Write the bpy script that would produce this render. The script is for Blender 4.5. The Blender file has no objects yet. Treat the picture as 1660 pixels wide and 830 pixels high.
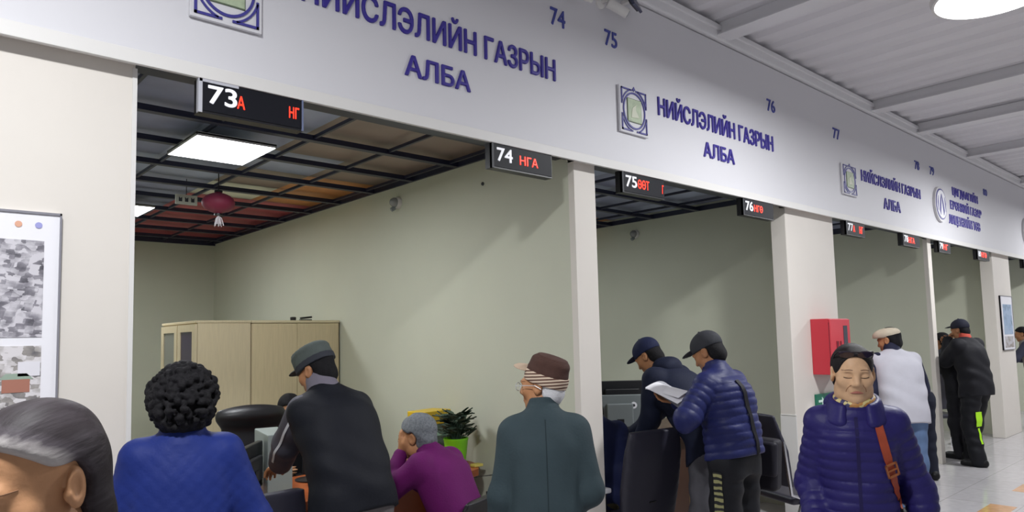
import bpy, bmesh, math, random
import numpy as np
from mathutils import Matrix, Vector
from mathutils.bvhtree import BVHTree

sc = bpy.context.scene
COL = sc.collection

# ------------------------------------------------------------------ camera
cam_d = bpy.data.cameras.new('camera')
cam = bpy.data.objects.new('camera', cam_d)
COL.objects.link(cam)
cam_d.sensor_fit = 'HORIZONTAL'
cam_d.sensor_width = 36.0
cam_d.lens = 36.0 * 1150.0 / 1660.0
cam_d.shift_y = 42.0 / 1660.0
cam_d.clip_start = 0.05
cam_d.clip_end = 200
CAM_Z = 1.64
_X = (0.74131551, 0.03555051, 0.6702145)
_Y = (-0.67072703, 0.07496797, 0.73790586)
_Z = (-0.02401169, -0.99655204, 0.07941961)
cam.matrix_world = Matrix(((_X[0], -_X[1], -_X[2], 0), (_Y[0], -_Y[1], -_Y[2], 0),
                           (_Z[0], -_Z[1], -_Z[2], CAM_Z), (0, 0, 0, 1)))
sc.camera = cam

# ------------------------------------------------------------------ light
sc.view_settings.view_transform = 'Standard'
sc.view_settings.look = 'None'
sc.view_settings.gamma = 1.0
sc.view_settings.use_curve_mapping = False
sc.view_settings.exposure = 0.36
sc.cycles.use_denoising = True
sc.cycles.max_bounces = 8
sc.cycles.diffuse_bounces = 5
sc.cycles.sample_clamp_indirect = 4.0
WORLD = 0.30
HALL_LAMP = 82.0
BOOTH_LAMP = 18.5
w = bpy.data.worlds.new('world')
sc.world = w
w.use_nodes = True
bg = w.node_tree.nodes['Background']
bg.inputs[0].default_value = (0.93, 0.96, 1.0, 1)
bg.inputs[1].default_value = WORLD

# ------------------------------------------------------------------ helpers
def lin(c):
    if isinstance(c, str):
        c = c.lstrip('#')
        c = [int(c[i:i + 2], 16) / 255 for i in (0, 2, 4)]
    return tuple(((x / 12.92) if x <= 0.04045 else ((x + 0.055) / 1.055) ** 2.4) for x in c) + (1.0,)

MATS = {}
def mat(name, col, rough=0.6, metal=0.0, var=0.0, vscale=20.0, bump=0.0, bscale=60.0, emit=None, estr=1.0,
        alpha=None, stretch=None, spec=0.5, trans=0.0):
    if name in MATS:
        return MATS[name]
    m = bpy.data.materials.new(name)
    m.use_nodes = True
    nt = m.node_tree
    b = nt.nodes['Principled BSDF']
    b.inputs['Base Color'].default_value = lin(col)
    b.inputs['Roughness'].default_value = rough
    b.inputs['Metallic'].default_value = metal
    b.inputs['Specular IOR Level'].default_value = spec
    if trans:
        b.inputs['Transmission Weight'].default_value = trans
    if emit is not None:
        b.inputs['Emission Color'].default_value = lin(emit)
        b.inputs['Emission Strength'].default_value = estr
    if var or bump:
        tc = nt.nodes.new('ShaderNodeTexCoord')
        mp = nt.nodes.new('ShaderNodeMapping')
        if stretch:
            mp.inputs['Scale'].default_value = stretch
        nt.links.new(tc.outputs['Object'], mp.inputs['Vector'])
    if var:
        n = nt.nodes.new('ShaderNodeTexNoise')
        n.inputs['Scale'].default_value = vscale
        n.inputs['Detail'].default_value = 4
        nt.links.new(mp.outputs[0], n.inputs['Vector'])
        mr = nt.nodes.new('ShaderNodeMapRange')
        mr.inputs[1].default_value = 0.3
        mr.inputs[2].default_value = 0.7
        mr.inputs[3].default_value = 1 - var
        mr.inputs[4].default_value = 1 + var
        nt.links.new(n.outputs[0], mr.inputs[0])
        vm = nt.nodes.new('ShaderNodeVectorMath')
        vm.operation = 'SCALE'
        vm.inputs[0].default_value = lin(col)[:3]
        nt.links.new(mr.outputs[0], vm.inputs['Scale'])
        nt.links.new(vm.outputs[0], b.inputs['Base Color'])
    if bump:
        n2 = nt.nodes.new('ShaderNodeTexNoise')
        n2.inputs['Scale'].default_value = bscale
        n2.inputs['Detail'].default_value = 3
        nt.links.new(mp.outputs[0], n2.inputs['Vector'])
        bp = nt.nodes.new('ShaderNodeBump')
        bp.inputs['Strength'].default_value = bump
        bp.inputs['Distance'].default_value = 0.01
        nt.links.new(n2.outputs[0], bp.inputs['Height'])
        nt.links.new(bp.outputs[0], b.inputs['Normal'])
    MATS[name] = m
    return m

def tag(o, label=None, cat=None, group=None, kind=None):
    if label: o['label'] = label
    if cat: o['category'] = cat
    if group: o['group'] = group
    if kind: o['kind'] = kind
    return o

def empty(name, loc=(0, 0, 0), rz=0.0, label=None, cat=None, group=None):
    o = bpy.data.objects.new(name, None)
    o.empty_display_size = 0.1
    COL.objects.link(o)
    o.location = loc
    o.rotation_euler = (0, 0, rz)
    return tag(o, label, cat, group)

def link(name, me, m, parent=None, loc=None, rot=None, label=None):
    o = bpy.data.objects.new(name, me)
    COL.objects.link(o)
    if m is not None:
        for mm in (m if isinstance(m, (list, tuple)) else [m]):
            me.materials.append(mm)
    if parent is not None:
        o.parent = parent
    if loc is not None: o.location = loc
    if rot is not None: o.rotation_euler = rot
    if label: o['label'] = label
    return o

def smooth(me, ang=None):
    me.polygons.foreach_set('use_smooth', [True] * len(me.polygons))
    if ang is not None:
        me.set_sharp_from_angle(angle=math.radians(ang))
    me.update()
    return me

class MB:
    """collects solid shapes of ONE part into one mesh"""
    def __init__(s): s.bm = bmesh.new()
    def box(s, c, d, rot=None, bevel=0.0):
        r = bmesh.ops.create_cube(s.bm, size=1.0)
        vs = r['verts']
        M = Matrix.Translation(Vector(c))
        if rot is not None:
            M = M @ (rot.to_4x4() if isinstance(rot, Matrix) else Matrix.Rotation(rot, 4, 'Z'))
        M = M @ Matrix.Diagonal(Vector((d[0], d[1], d[2], 1)))
        bmesh.ops.transform(s.bm, matrix=M, verts=vs)
        if bevel:
            es = list({e for v in vs for e in v.link_edges})
            bmesh.ops.bevel(s.bm, geom=es, offset=bevel, segments=2, affect='EDGES', profile=0.5)
        return s
    def lohi(s, lo, hi, bevel=0.0):
        return s.box([(a + b) / 2 for a, b in zip(lo, hi)], [b - a for a, b in zip(lo, hi)], None, bevel)
    def bar(s, a, b, w_, h_=None, up=(0, 0, 1)):
        a, b = Vector(a), Vector(b)
        d = b - a
        z = d.normalized()
        x = Vector(up).cross(z)
        if x.length < 1e-4: x = Vector((1, 0, 0)).cross(z)
        x.normalize()
        y = z.cross(x)
        R = Matrix((x, y, z)).transposed()
        return s.box((a + b) / 2, (w_, h_ or w_, d.length), R)
    def tube(s, pts, r, n=10, cap=True, rs=None):
        pts = [Vector(p) for p in pts]
        rings = []
        prev = None
        for i, p in enumerate(pts):
            t = (pts[min(i + 1, len(pts) - 1)] - pts[max(i - 1, 0)]).normalized()
            if prev is None:
                u = t.cross(Vector((0, 0, 1)))
                if u.length < 1e-3: u = t.cross(Vector((1, 0, 0)))
            else:
                u = prev - t * prev.dot(t)
            u.normalize(); prev = u
            v = t.cross(u)
            rr = rs[i] if rs else r
            rings.append([s.bm.verts.new(p + (u * math.cos(2 * math.pi * k / n) + v * math.sin(2 * math.pi * k / n)) * rr) for k in range(n)])
        for a, b in zip(rings, rings[1:]):
            for k in range(n):
                s.bm.faces.new((a[k], a[(k + 1) % n], b[(k + 1) % n], b[k]))
        if cap:
            s.bm.faces.new(rings[0][::-1]); s.bm.faces.new(rings[-1])
        return s
    def lathe(s, prof, n=32, M=None):
        rings = []
        new = []
        for (r, z) in prof:
            if r < 1e-6:
                v = s.bm.verts.new((0, 0, z)); rings.append([v]); new.append(v)
            else:
                ring = [s.bm.verts.new((r * math.cos(2 * math.pi * k / n), r * math.sin(2 * math.pi * k / n), z)) for k in range(n)]
                rings.append(ring); new += ring
        for a, b in zip(rings, rings[1:]):
            for k in range(n):
                k2 = (k + 1) % n
                if len(a) == 1 and len(b) == 1: continue
                if len(a) == 1: s.bm.faces.new((a[0], b[k2], b[k]))
                elif len(b) == 1: s.bm.faces.new((a[k], a[k2], b[0]))
                else: s.bm.faces.new((a[k], a[k2], b[k2], b[k]))
        if M is not None:
            bmesh.ops.transform(s.bm, matrix=M, verts=new)
        return s
    def prism(s, poly, z0, z1, M=None):
        a = [s.bm.verts.new((x, y, z0)) for x, y in poly]
        b = [s.bm.verts.new((x, y, z1)) for x, y in poly]
        n = len(poly)
        s.bm.faces.new(a[::-1]); s.bm.faces.new(b)
        for k in range(n):
            s.bm.faces.new((a[k], a[(k + 1) % n], b[(k + 1) % n], b[k]))
        if M is not None:
            bmesh.ops.transform(s.bm, matrix=M, verts=a + b)
        return s
    def build(s, name, m, parent=None, loc=None, rot=None, sm=None, label=None):
        bmesh.ops.recalc_face_normals(s.bm, faces=s.bm.faces[:])
        me = bpy.data.meshes.new(name)
        s.bm.to_mesh(me); s.bm.free()
        if sm is not None: smooth(me, sm)
        return link(name, me, m, parent, loc, rot, label)

def struct(name, mb, m):
    return tag(mb.build(name, m), kind='structure')

# ------------------------------------------------------------------ SDF modelling (one continuous surface per part)
class Sdf:
    def __init__(s, res): s.ops = []; s.res = res; s.cuts = []
    def _add(s, fn, lo, hi, k, op='u'):
        s.ops.append((fn, np.minimum(lo, hi), np.maximum(lo, hi), k, op)); return s
    def ell(s, c, r, R=None, k=0.0, op='u', noise=None):
        c = np.array(c, np.float32); r = np.array(r, np.float32)
        Rm = None if R is None else np.array(R, np.float32)
        def fn(X, Y, Z):
            x, y, z = X - c[0], Y - c[1], Z - c[2]
            if Rm is not None:
                x, y, z = (x * Rm[0, 0] + y * Rm[1, 0] + z * Rm[2, 0], x * Rm[0, 1] + y * Rm[1, 1] + z * Rm[2, 1],
                           x * Rm[0, 2] + y * Rm[1, 2] + z * Rm[2, 2])
            k0 = np.sqrt((x / r[0]) ** 2 + (y / r[1]) ** 2 + (z / r[2]) ** 2)
            k1 = np.sqrt((x / r[0] ** 2) ** 2 + (y / r[1] ** 2) ** 2 + (z / r[2] ** 2) ** 2) + 1e-6
            d = k0 * (k0 - 1) / k1
            if noise is not None: d = d + noise(X, Y, Z)
            return d
        e = np.abs(Rm) @ r if Rm is not None else r
        return s._add(fn, c - e, c + e, k, op)
    def cone(s, a, b, ra, rb, k=0.0, op='u', ribs=None, noise=None):
        a = np.array(a, np.float32); b = np.array(b, np.float32)
        ab = b - a; L2 = float(ab @ ab) + 1e-9; L = math.sqrt(L2)
        def fn(X, Y, Z):
            x, y, z = X - a[0], Y - a[1], Z - a[2]
            t = np.clip((x * ab[0] + y * ab[1] + z * ab[2]) / L2, 0, 1)
            d = np.sqrt((x - t * ab[0]) ** 2 + (y - t * ab[1]) ** 2 + (z - t * ab[2]) ** 2) - (ra + (rb - ra) * t)
            if ribs: d = d - ribs[1] * (np.abs(np.sin(np.pi * (t * L + ribs[2]) / ribs[0])) ** 0.6 - 0.6)
            if noise is not None: d = d + noise(X, Y, Z)
            return d
        lo = np.minimum(a - ra, b - rb); hi = np.maximum(a + ra, b + rb)
        return s._add(fn, lo, hi, k, op)
    def path(s, pts, rs, k=0.0, op='u', **kw):
        for i in range(len(pts) - 1):
            s.cone(pts[i], pts[i + 1], rs[i], rs[i + 1], k, op, **kw)
        return s
    def tube(s, pts, ws, ds, side=(1, 0, 0), n=2.4, k=0.0, op='u', ribs=None, noise=None, ends=(0.0, 0.0)):
        """loft along a gently bent chain of centres: half widths ws across 'side', half depths ds"""
        pts = np.array(pts, float); A = pts[0]; B = pts[-1]
        ax = (B - A); L = np.linalg.norm(ax); ax = ax / L
        sd = np.array(side, float); sd = sd - (sd @ ax) * ax; sd /= np.linalg.norm(sd)
        dp = np.cross(sd, ax)
        t = (pts - A) @ ax; u = (pts - A) @ sd; v = (pts - A) @ dp
        tt = np.linspace(0, L, 96)
        def cr(vals):
            y = np.interp(tt, t, vals)
            for _ in range(14):
                y[1:-1] = (y[:-2] + 2 * y[1:-1] + y[2:]) / 4
            return y
        U, V, W, D = cr(u), cr(v), cr(np.array(ws, float)), cr(np.array(ds, float))
        ax = ax.astype(np.float32); sd = sd.astype(np.float32); dp = dp.astype(np.float32); A = A.astype(np.float32)
        def fn(X, Y, Z):
            x, y, z = X - A[0], Y - A[1], Z - A[2]
            q = x * ax[0] + y * ax[1] + z * ax[2]
            uu = x * sd[0] + y * sd[1] + z * sd[2]
            vv = x * dp[0] + y * dp[1] + z * dp[2]
            shp = q.shape; qf = np.clip(q, 0, L).ravel()
            I = lambda f: np.interp(qf, tt, f).reshape(shp).astype(np.float32)
            wu, wd = I(W), I(D)
            uu = uu - I(U); vv = vv - I(V)
            rr = (np.abs(uu / wu) ** n + np.abs(vv / wd) ** n) ** (1.0 / n)
            d = (rr - 1) * np.minimum(wu, wd)
            if ribs: d = d - ribs[1] * (np.abs(np.sin(np.pi * (q + ribs[2]) / ribs[0])) ** 0.6 - 0.6)
            if noise is not None: d = d + noise(X, Y, Z)
            over = np.maximum(-q, q - L)
            return np.maximum(d, over)
        m = max(max(ws), max(ds)) + 0.02
        lo = pts.min(0) - m; hi = pts.max(0) + m
        return s._add(fn, lo, hi, k, op)
    def box(s, c, r, R=None, rd=0.01, k=0.0, op='u'):
        c = np.array(c, np.float32); r = np.array(r, np.float32)
        Rm = np.eye(3, dtype=np.float32) if R is None else np.array(R, np.float32)
        def fn(X, Y, Z):
            x, y, z = X - c[0], Y - c[1], Z - c[2]
            x, y, z = (x * Rm[0, 0] + y * Rm[1, 0] + z * Rm[2, 0], x * Rm[0, 1] + y * Rm[1, 1] + z * Rm[2, 1],
                       x * Rm[0, 2] + y * Rm[1, 2] + z * Rm[2, 2])
            qx, qy, qz = np.abs(x) - r[0] + rd, np.abs(y) - r[1] + rd, np.abs(z) - r[2] + rd
            out = np.sqrt(np.maximum(qx, 0) ** 2 + np.maximum(qy, 0) ** 2 + np.maximum(qz, 0) ** 2)
            return out + np.minimum(np.maximum(qx, np.maximum(qy, qz)), 0) - rd
        e = np.abs(Rm) @ r
        return s._add(fn, c - e, c + e, k, op)
    def cut(s, nrm, d, k=0.0):
        """keep the side where nrm.p < d"""
        s.cuts.append((np.array(nrm, np.float32) / np.linalg.norm(nrm), d, k)); return s
    def mesh(s, name):
        h = s.res
        us = [o for o in s.ops if o[4] == 'u']
        lo = np.min([o[1] - o[3] for o in us], 0) - 4 * h - 0.012
        hi = np.max([o[2] + o[3] for o in us], 0) + 4 * h + 0.012
        n = np.ceil((hi - lo) / h).astype(int) + 1
        g = np.full(n, 1e3, np.float32)
        axs = [(lo[i] + h * np.arange(n[i])).astype(np.float32) for i in range(3)]
        for fn, a, b, k, op in s.ops:
            m = k + 3 * h + 0.014
            i0 = np.maximum(np.floor((a - m - lo) / h).astype(int), 0)
            i1 = np.minimum(np.ceil((b + m - lo) / h).astype(int) + 1, n)
            if np.any(i1 <= i0): continue
            sl = tuple(slice(i0[i], i1[i]) for i in range(3))
            X = axs[0][sl[0]][:, None, None]; Y = axs[1][sl[1]][None, :, None]; Z = axs[2][sl[2]][None, None, :]
            d = np.broadcast_to(fn(X, Y, Z), [i1[i] - i0[i] for i in range(3)])
            cur = g[sl]
            if op == 'u':
                if k > 0:
                    hh = np.maximum(k - np.abs(cur - d), 0) / k
                    g[sl] = np.minimum(cur, d) - hh * hh * k * 0.25
                else:
                    g[sl] = np.minimum(cur, d)
            else:
                d = -d
                if k > 0:
                    hh = np.maximum(k - np.abs(cur - d), 0) / k
                    g[sl] = np.maximum(cur, d) + hh * hh * k * 0.25
                else:
                    g[sl] = np.maximum(cur, d)
        X = axs[0][:, None, None]; Y = axs[1][None, :, None]; Z = axs[2][None, None, :]
        for nr, dd, k in s.cuts:
            d = X * nr[0] + Y * nr[1] + Z * nr[2] - dd
            if k > 0:
                hh = np.maximum(k - np.abs(g - d), 0) / k
                g = np.maximum(g, d) + hh * hh * k * 0.25
            else:
                g = np.maximum(g, d)
        return nets(name, g, lo, h)

def nets(name, g, lo, h):
    s = g < 0
    cnt = np.zeros([x - 1 for x in g.shape], np.int8)
    offs = [(i, j, k) for i in (0, 1) for j in (0, 1) for k in (0, 1)]
    N = [x - 1 for x in g.shape]
    for i, j, k in offs:
        cnt += s[i:i + N[0], j:j + N[1], k:k + N[2]]
    act = (cnt > 0) & (cnt < 8)
    ai, aj, ak = np.nonzero(act)
    idx = np.full(act.shape, -1, np.int32)
    idx[act] = np.arange(len(ai), dtype=np.int32)
    val = {o: g[ai + o[0], aj + o[1], ak + o[2]] for o in offs}
    acc = np.zeros((len(ai), 3)); c = np.zeros(len(ai))
    for o in offs:
        for ax in range(3):
            if o[ax] == 0:
                o2 = list(o); o2[ax] = 1; o2 = tuple(o2)
                a, b = val[o], val[o2]
                m = (a < 0) != (b < 0)
                t = np.where(m, a / np.where(m, a - b, 1), 0)
                p = np.array(o, float)[None, :].repeat(len(ai), 0)
                p[:, ax] += t
                acc[m] += p[m]; c[m] += 1
    P = acc / c[:, None] + np.stack([ai, aj, ak], 1)
    P = P * h + lo
    quads = []
    for ax in range(3):
        sl0 = [slice(1, -1)] * 3; sl1 = [slice(1, -1)] * 3
        sl0[ax] = slice(0, -1); sl1[ax] = slice(1, None)
        a = s[tuple(sl0)]; b = s[tuple(sl1)]
        for sign in (0, 1):
            m = (a & ~b) if sign == 0 else (~a & b)
            q = np.nonzero(m)
            base = [q[i] + (0 if i == ax else 1) for i in range(3)]
            u, v = [(1, 2), (2, 0), (0, 1)][ax]
            def cell(du, dv):
                cc = [x.copy() for x in base]
                cc[u] -= du; cc[v] -= dv
                return idx[cc[0], cc[1], cc[2]]
            f = np.stack([cell(1, 1), cell(0, 1), cell(0, 0), cell(1, 0)], 1)
            if sign == 1: f = f[:, ::-1]
            quads.append(f)
    Q = np.concatenate(quads)
    Q = Q[(Q >= 0).all(1)]
    me = bpy.data.meshes.new(name)
    me.vertices.add(len(P)); me.vertices.foreach_set('co', P.astype(np.float32).ravel())
    me.loops.add(len(Q) * 4); me.loops.foreach_set('vertex_index', Q.astype(np.int32).ravel())
    me.polygons.add(len(Q))
    me.polygons.foreach_set('loop_start', np.arange(0, len(Q) * 4, 4, dtype=np.int32))
    me.polygons.foreach_set('loop_total', np.full(len(Q), 4, np.int32))
    me.polygons.foreach_set('use_smooth', np.ones(len(Q), bool))
    me.update(calc_edges=True)
    me.validate()
    return me

def wrinkle(amp, fx=18., fy=18., fz=30., seed=0.0):
    def f(X, Y, Z):
        a = X * fx + 1.7 * np.sin(Z * fz * 0.35 + seed) + seed
        b = Z * fz + 1.3 * np.sin(X * fx * 0.6 + Y * 9 + seed * 2)
        c = Y * fy + 1.1 * np.sin(Z * fz * 0.5 - seed)
        return amp * (np.sin(a + b) * 0.6 + np.sin(b * 0.7 - c) * 0.5 + np.sin(c * 1.3 + a * 0.7) * 0.3)
    return f

# ------------------------------------------------------------------ people
def rotx(t): c, s = math.cos(t), math.sin(t); return np.array([[1, 0, 0], [0, c, -s], [0, s, c]])
def roty(t): c, s = math.cos(t), math.sin(t); return np.array([[c, 0, s], [0, 1, 0], [-s, 0, c]])
def rotz(t): c, s = math.cos(t), math.sin(t); return np.array([[c, -s, 0], [s, c, 0], [0, 0, 1]])
RAD = math.radians
V = lambda *a: np.array(a, float)

class Jt: pass
def joints(h=1.65, lean=4, hunch=6, neck=10, yaw=0, pitch=8, roll=0, hipz=None, hs=1.0, sw=0.165, feet=0.10, side=0, drop=.078):
    """person-local frame: +Y is the way the person faces, +X the person's right hand"""
    j = Jt(); s = h / 1.70; j.s = s; j.hs = hs
    hz = 0.90 * s if hipz is None else hipz
    D = lambda a: V(math.sin(RAD(side)) * math.cos(RAD(a)), math.sin(RAD(a)), math.cos(RAD(a)) * math.cos(RAD(side)))
    j.pelvis = V(0, 0, hz + 0.03 * s)
    j.waist = j.pelvis + 0.16 * s * D(lean)
    j.chest = j.waist + 0.22 * s * D(lean + hunch * 0.5)
    j.neck = j.chest + 0.16 * s * D(lean + hunch)
    up = D(lean + hunch)
    j.up = up
    j.sho = [j.neck - drop * s * up + V(sx * sw * s, 0, 0) for sx in (1, -1)]       # right, left
    j.hc = j.neck + 0.118 * s * D(lean + hunch + neck) 
    j.HR = rotz(RAD(yaw)) @ roty(RAD(roll)) @ rotx(-RAD(pitch))
    j.hip = [V(sx * 0.095 * s, 0, hz) for sx in (1, -1)]
    j.knee = [V(sx * feet * s, 0.02, 0.48 * s) for sx in (1, -1)]
    j.ank = [V(sx * feet * s, -0.02, 0.085 * s) for sx in (1, -1)]
    j.fdir = [V(sx * 0.2, 1, 0) for sx in (1, -1)]
    j.elb = [j.sho[i] + V(sx * 0.07, -0.03, -0.275 * s) for i, sx in enumerate((1, -1))]
    j.wri = [j.elb[i] + V(sx * 0.0, 0.07, -0.235 * s) for i, sx in enumerate((1, -1))]
    j.hand = [dict(), dict()]
    return j

def head_prims(S, j, skinny=False):
    R, c, q = j.HR, j.hc, j.hs
    T = lambda *p: c + R @ (np.array(p, float) * q)
    E = lambda p, r, k=0.0, op='u', r2=None: S.ell(T(*p), np.array(r) * q, R if r2 is None else R @ r2, k, op)
    C = lambda a, b, ra, rb, k=0.0, op='u': S.cone(T(*a), T(*b), ra * q, rb * q, k, op)
    E((0, -.012, .035), (.072, .092, .080))
    E((0, .022, -.028), (.060, .066, .084), .03)
    E((0, .058, -.094), (.027, .024, .020), .035)
    for x in (1, -1):
        E((x * .043, .056, -.022), (.021, .021, .020), .03)
        E((x * .050, .01, -.07), (.020, .034, .030), .03)
    C((-.034, .080, .020), (.034, .080, .020), .011, .011, .022)
    for x in (1, -1):
        E((x * .031, .092, .002), (.017, .012, .010), .014, 's')
        E((x * .031, .0735, .000), (.0165, .013, .012), .005)
    C((0, .084, .012), (0, .104, -.028), .0075, .0115, .016)
    for x in (1, -1):
        E((x * .0125, .093, -.033), (.009, .010, .008), .008)
    C((-.020, .0815, -.0600), (.020, .0815, -.0600), .0055, .0055, .008)
    C((-.017, .0815, -.0700), (.017, .0815, -.0700), .0065, .0065, .008)
    E((0, .076, -.047), (.022, .014, .012), .015)
    C((-.023, .0945, -.0648), (.023, .0945, -.0648), .006, .006, .003, 's')
    for x in (1, -1):
        tilt = rotx(RAD(10)) @ rotz(RAD(-x * 18))
        E((x * .076, -.012, -.006), (.009, .021, .033), .006, 'u', tilt)
        E((x * .084, -.007, -.002), (.006, .011, .018), .006, 's', tilt)
        E((x * .076, .004, -.012), (.006, .007, .009), .006)

def hand_prims(S, w, f, n, thumb, sc_=1.0, curl=(14, 22, 18), spread=5):
    """w wrist, f finger direction, n palm normal, thumb = side vector the thumb leaves by"""
    f = f / np.linalg.norm(f); n = n - (n @ f) * f; n /= np.linalg.norm(n)
    t = np.cross(n, f)
    if t @ thumb < 0: t = -t
    S.cone(w - f * .02, w + f * .02, .024 * sc_, .022 * sc_, .015)
    for i, (off, L, kn) in enumerate(((.027, .074, .088), (.009, .083, .093), (-.009, .076, .090), (-.026, .060, .082))):
        k0 = w + f * kn * sc_ + t * off * sc_
        S.cone(w + f * .022 * sc_ + t * off * .55 * sc_, k0, .0135 * sc_, .0105 * sc_, .012)
        a = math.radians(spread * off / .027)
        d0 = f * math.cos(a) + t * math.sin(a)
        p = k0; ang = 0
        for q, (fr, r1, r2) in enumerate(((.46, .0092, .0084), (.30, .0084, .0076), (.24, .0076, .0066))):
            ang += math.radians(curl[q])
            dd = d0 * math.cos(ang) + n * math.sin(ang)
            p2 = p + dd * L * fr * sc_
            S.cone(p, p2, r1 * sc_, r2 * sc_, .004)
            p = p2
    b = w + f * .028 * sc_ + t * .020 * sc_ + n * .006
    m = b + (f * .55 + t * .62 + n * .30) * .040 * sc_
    e = m + (f * .86 + t * .28 + n * .30) * .030 * sc_
    e2 = e + (f * .95 + t * .02 + n * .25) * .024 * sc_
    S.cone(w + f * .015 * sc_ + t * .008 * sc_, m, .016 * sc_, .0115 * sc_, .012)
    S.cone(m, e, .0112 * sc_, .0098 * sc_, .006); S.cone(e, e2, .0098 * sc_, .008 * sc_, .004)

def body(root, j, m, res=.006, arms=True):
    S = Sdf(res); s = j.s
    up = j.up
    S.tube([j.pelvis - V(0, 0, .08 * s), j.pelvis, j.waist, j.chest, j.neck - up * .05 * s, j.neck + up * .01],
           [.13 * s, .145 * s, .125 * s, .14 * s, .12 * s, .06 * s], [.09 * s, .095 * s, .085 * s, .09 * s, .075 * s, .055 * s], k=.03)
    nb = j.neck - up * .03 * s
    S.cone(nb, j.hc + j.HR @ V(0, -.022, -.05) * j.hs, .058 * s, .050 * j.hs, .02)
    for i, sx in enumerate((1, -1)):
        S.cone(j.neck - up * .04 * s, j.sho[i], .05 * s, .045 * s, .03)
        S.path([j.sho[i], j.elb[i], j.wri[i]], [.045 * s, .036 * s, .024 * s], .02)
        S.path([j.hip[i], j.knee[i], j.ank[i]], [.078 * s, .052 * s, .036 * s], .03)
        S.cone(j.ank[i] - V(0, 0, .03), j.ank[i] + j.fdir[i] / np.linalg.norm(j.fdir[i]) * .13 * s - V(0, 0, .045), .036, .026, .02)
        hd = j.hand[i]
        fa = (j.wri[i] - j.elb[i]); fa /= np.linalg.norm(fa)
        f = np.array(hd.get('f', fa), float)
        n = np.array(hd.get('n', (-sx, 0.2, 0)), float)
        th = np.array(hd.get('t', (0, 1, 0.2)), float)
        hand_prims(S, j.wri[i] + fa * .02, f, n, th, s * hd.get('sc', 1.0), hd.get('curl', (14, 22, 18)))
    head_prims(S, j)
    return link('body', S.mesh('body'), m, root)

def jacket(root, j, m, name='jacket', hem=.02, fat=1.0, depth=1.0, res=.007, ribs=None, wr=.004, sleeves=True, seed=1.0,
           collar=.045, sleeve_r=(.076, .064, .052), body_only=False, hemw=1.0, sleeve_m=None, cuff=0.03, arm_ribs=True, collar_r=.066):
    s = j.s; S = Sdf(res); up = j.up
    wn = wrinkle(wr, seed=seed) if wr else None
    e = .175 * s * fat
    base = j.pelvis + V(0, 0, -.10 * s - hem)
    pts = [base, j.pelvis, j.waist, j.chest, j.neck - up * .105 * s, j.neck - up * .055 * s, j.neck - up * .012 * s, j.neck + up * .012 * s]
    S.tube(pts, [e * 1.06 * hemw, e * 1.04 * (0.5 + 0.5 * hemw), e * 1.02, e * 1.07, e * 1.0, e * .76, e * .48, e * .36],
           [.125 * s * depth * hemw, .125 * s * depth, .122 * s * depth, .125 * s * depth, .115 * s * depth, .10 * s, .085 * s, .07 * s],
           k=.02, ribs=ribs, noise=wn, n=2.5)
    rb = ribs if arm_ribs else None
    for i in (0, 1):
        S.cone(j.neck - up * .045 * s, j.sho[i], .062 * s, .066 * s * fat, .05)
        if sleeves and sleeve_m is None:
            w2 = j.wri[i] + (j.wri[i] - j.elb[i]) / np.linalg.norm(j.wri[i] - j.elb[i]) * cuff * 0
            S.path([j.sho[i], j.elb[i], w2], [sleeve_r[0] * s, sleeve_r[1] * s, sleeve_r[2] * s], .028, ribs=rb, noise=wn)
        elif sleeves is False:
            S.ell(j.sho[i], np.array([.07, .075, .085]) * s * fat, None, .04)
    if collar:
        r = collar_r * s
        S.tube([j.neck - up * .035 * s, j.neck, j.neck + up * collar], [r * 1.25, r * 1.08, r], [r * 1.25, r * 1.08, r], n=2.0, k=.015, noise=wn)
    o = link(name, S.mesh(name), m, root)
    if sleeve_m is not None:
        for i in (0, 1):
            Q = Sdf(res)
            Q.path([j.sho[i], j.elb[i], j.wri[i]], [sleeve_r[0] * s, sleeve_r[1] * s, sleeve_r[2] * s], .028, noise=wn)
            link('sleeve', Q.mesh('sleeve'), sleeve_m, o)
    return o

def trousers(root, j, m, res=.008, r=(.098, .078, .066), wr=.004, seed=2.0, name='trousers'):
    s = j.s; S = Sdf(res); wn = wrinkle(wr, fz=40, seed=seed)
    S.tube([j.pelvis - V(0, 0, .10 * s), j.pelvis, j.waist], [.155 * s, .168 * s, .15 * s], [.11 * s, .118 * s, .10 * s], k=.03)
    for i in (0, 1):
        a = j.ank[i] + (j.knee[i] - j.ank[i]) / np.linalg.norm(j.knee[i] - j.ank[i]) * .0
        S.path([j.hip[i], j.knee[i], a - V(0, 0, .03)], [r[0] * s, r[1] * s, r[2] * s], .04, noise=wn)
    return link(name, S.mesh(name), m, root)

def shoes(root, j, m, res=.007):
    for i in (0, 1):
        S = Sdf(res)
        f = j.fdir[i] / np.linalg.norm(j.fdir[i]); a = j.ank[i]
        g = V(a[0], a[1], j.ank[i][2] - .085 * j.s)
        z = g[2]
        P = lambda d, h_: g + f * d + V(0, 0, h_)
        S.cone(P(-.055, .045), P(.13, .035), .046, .046, .0)
        S.cone(P(.06, .035), P(.165, .03), .046, .036, .03)
        S.cone(P(-.04, .05), P(-.02, .10), .044, .046, .03)
        S.cut((0, 0, -1), -(z + .002), .004)
        link('shoe', S.mesh('shoe'), m, root)

def rotM(R): return Matrix([list(map(float, r)) for r in R]).to_euler()
def on_head(root, j, name, S, m):
    """accessory meshed in the head's own frame"""
    me = S if isinstance(S, bpy.types.Mesh) else S.mesh(name)
    o = link(name, me, m, root, tuple(j.hc), rotM(j.HR))
    o.scale = (j.hs,) * 3
    return o

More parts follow.
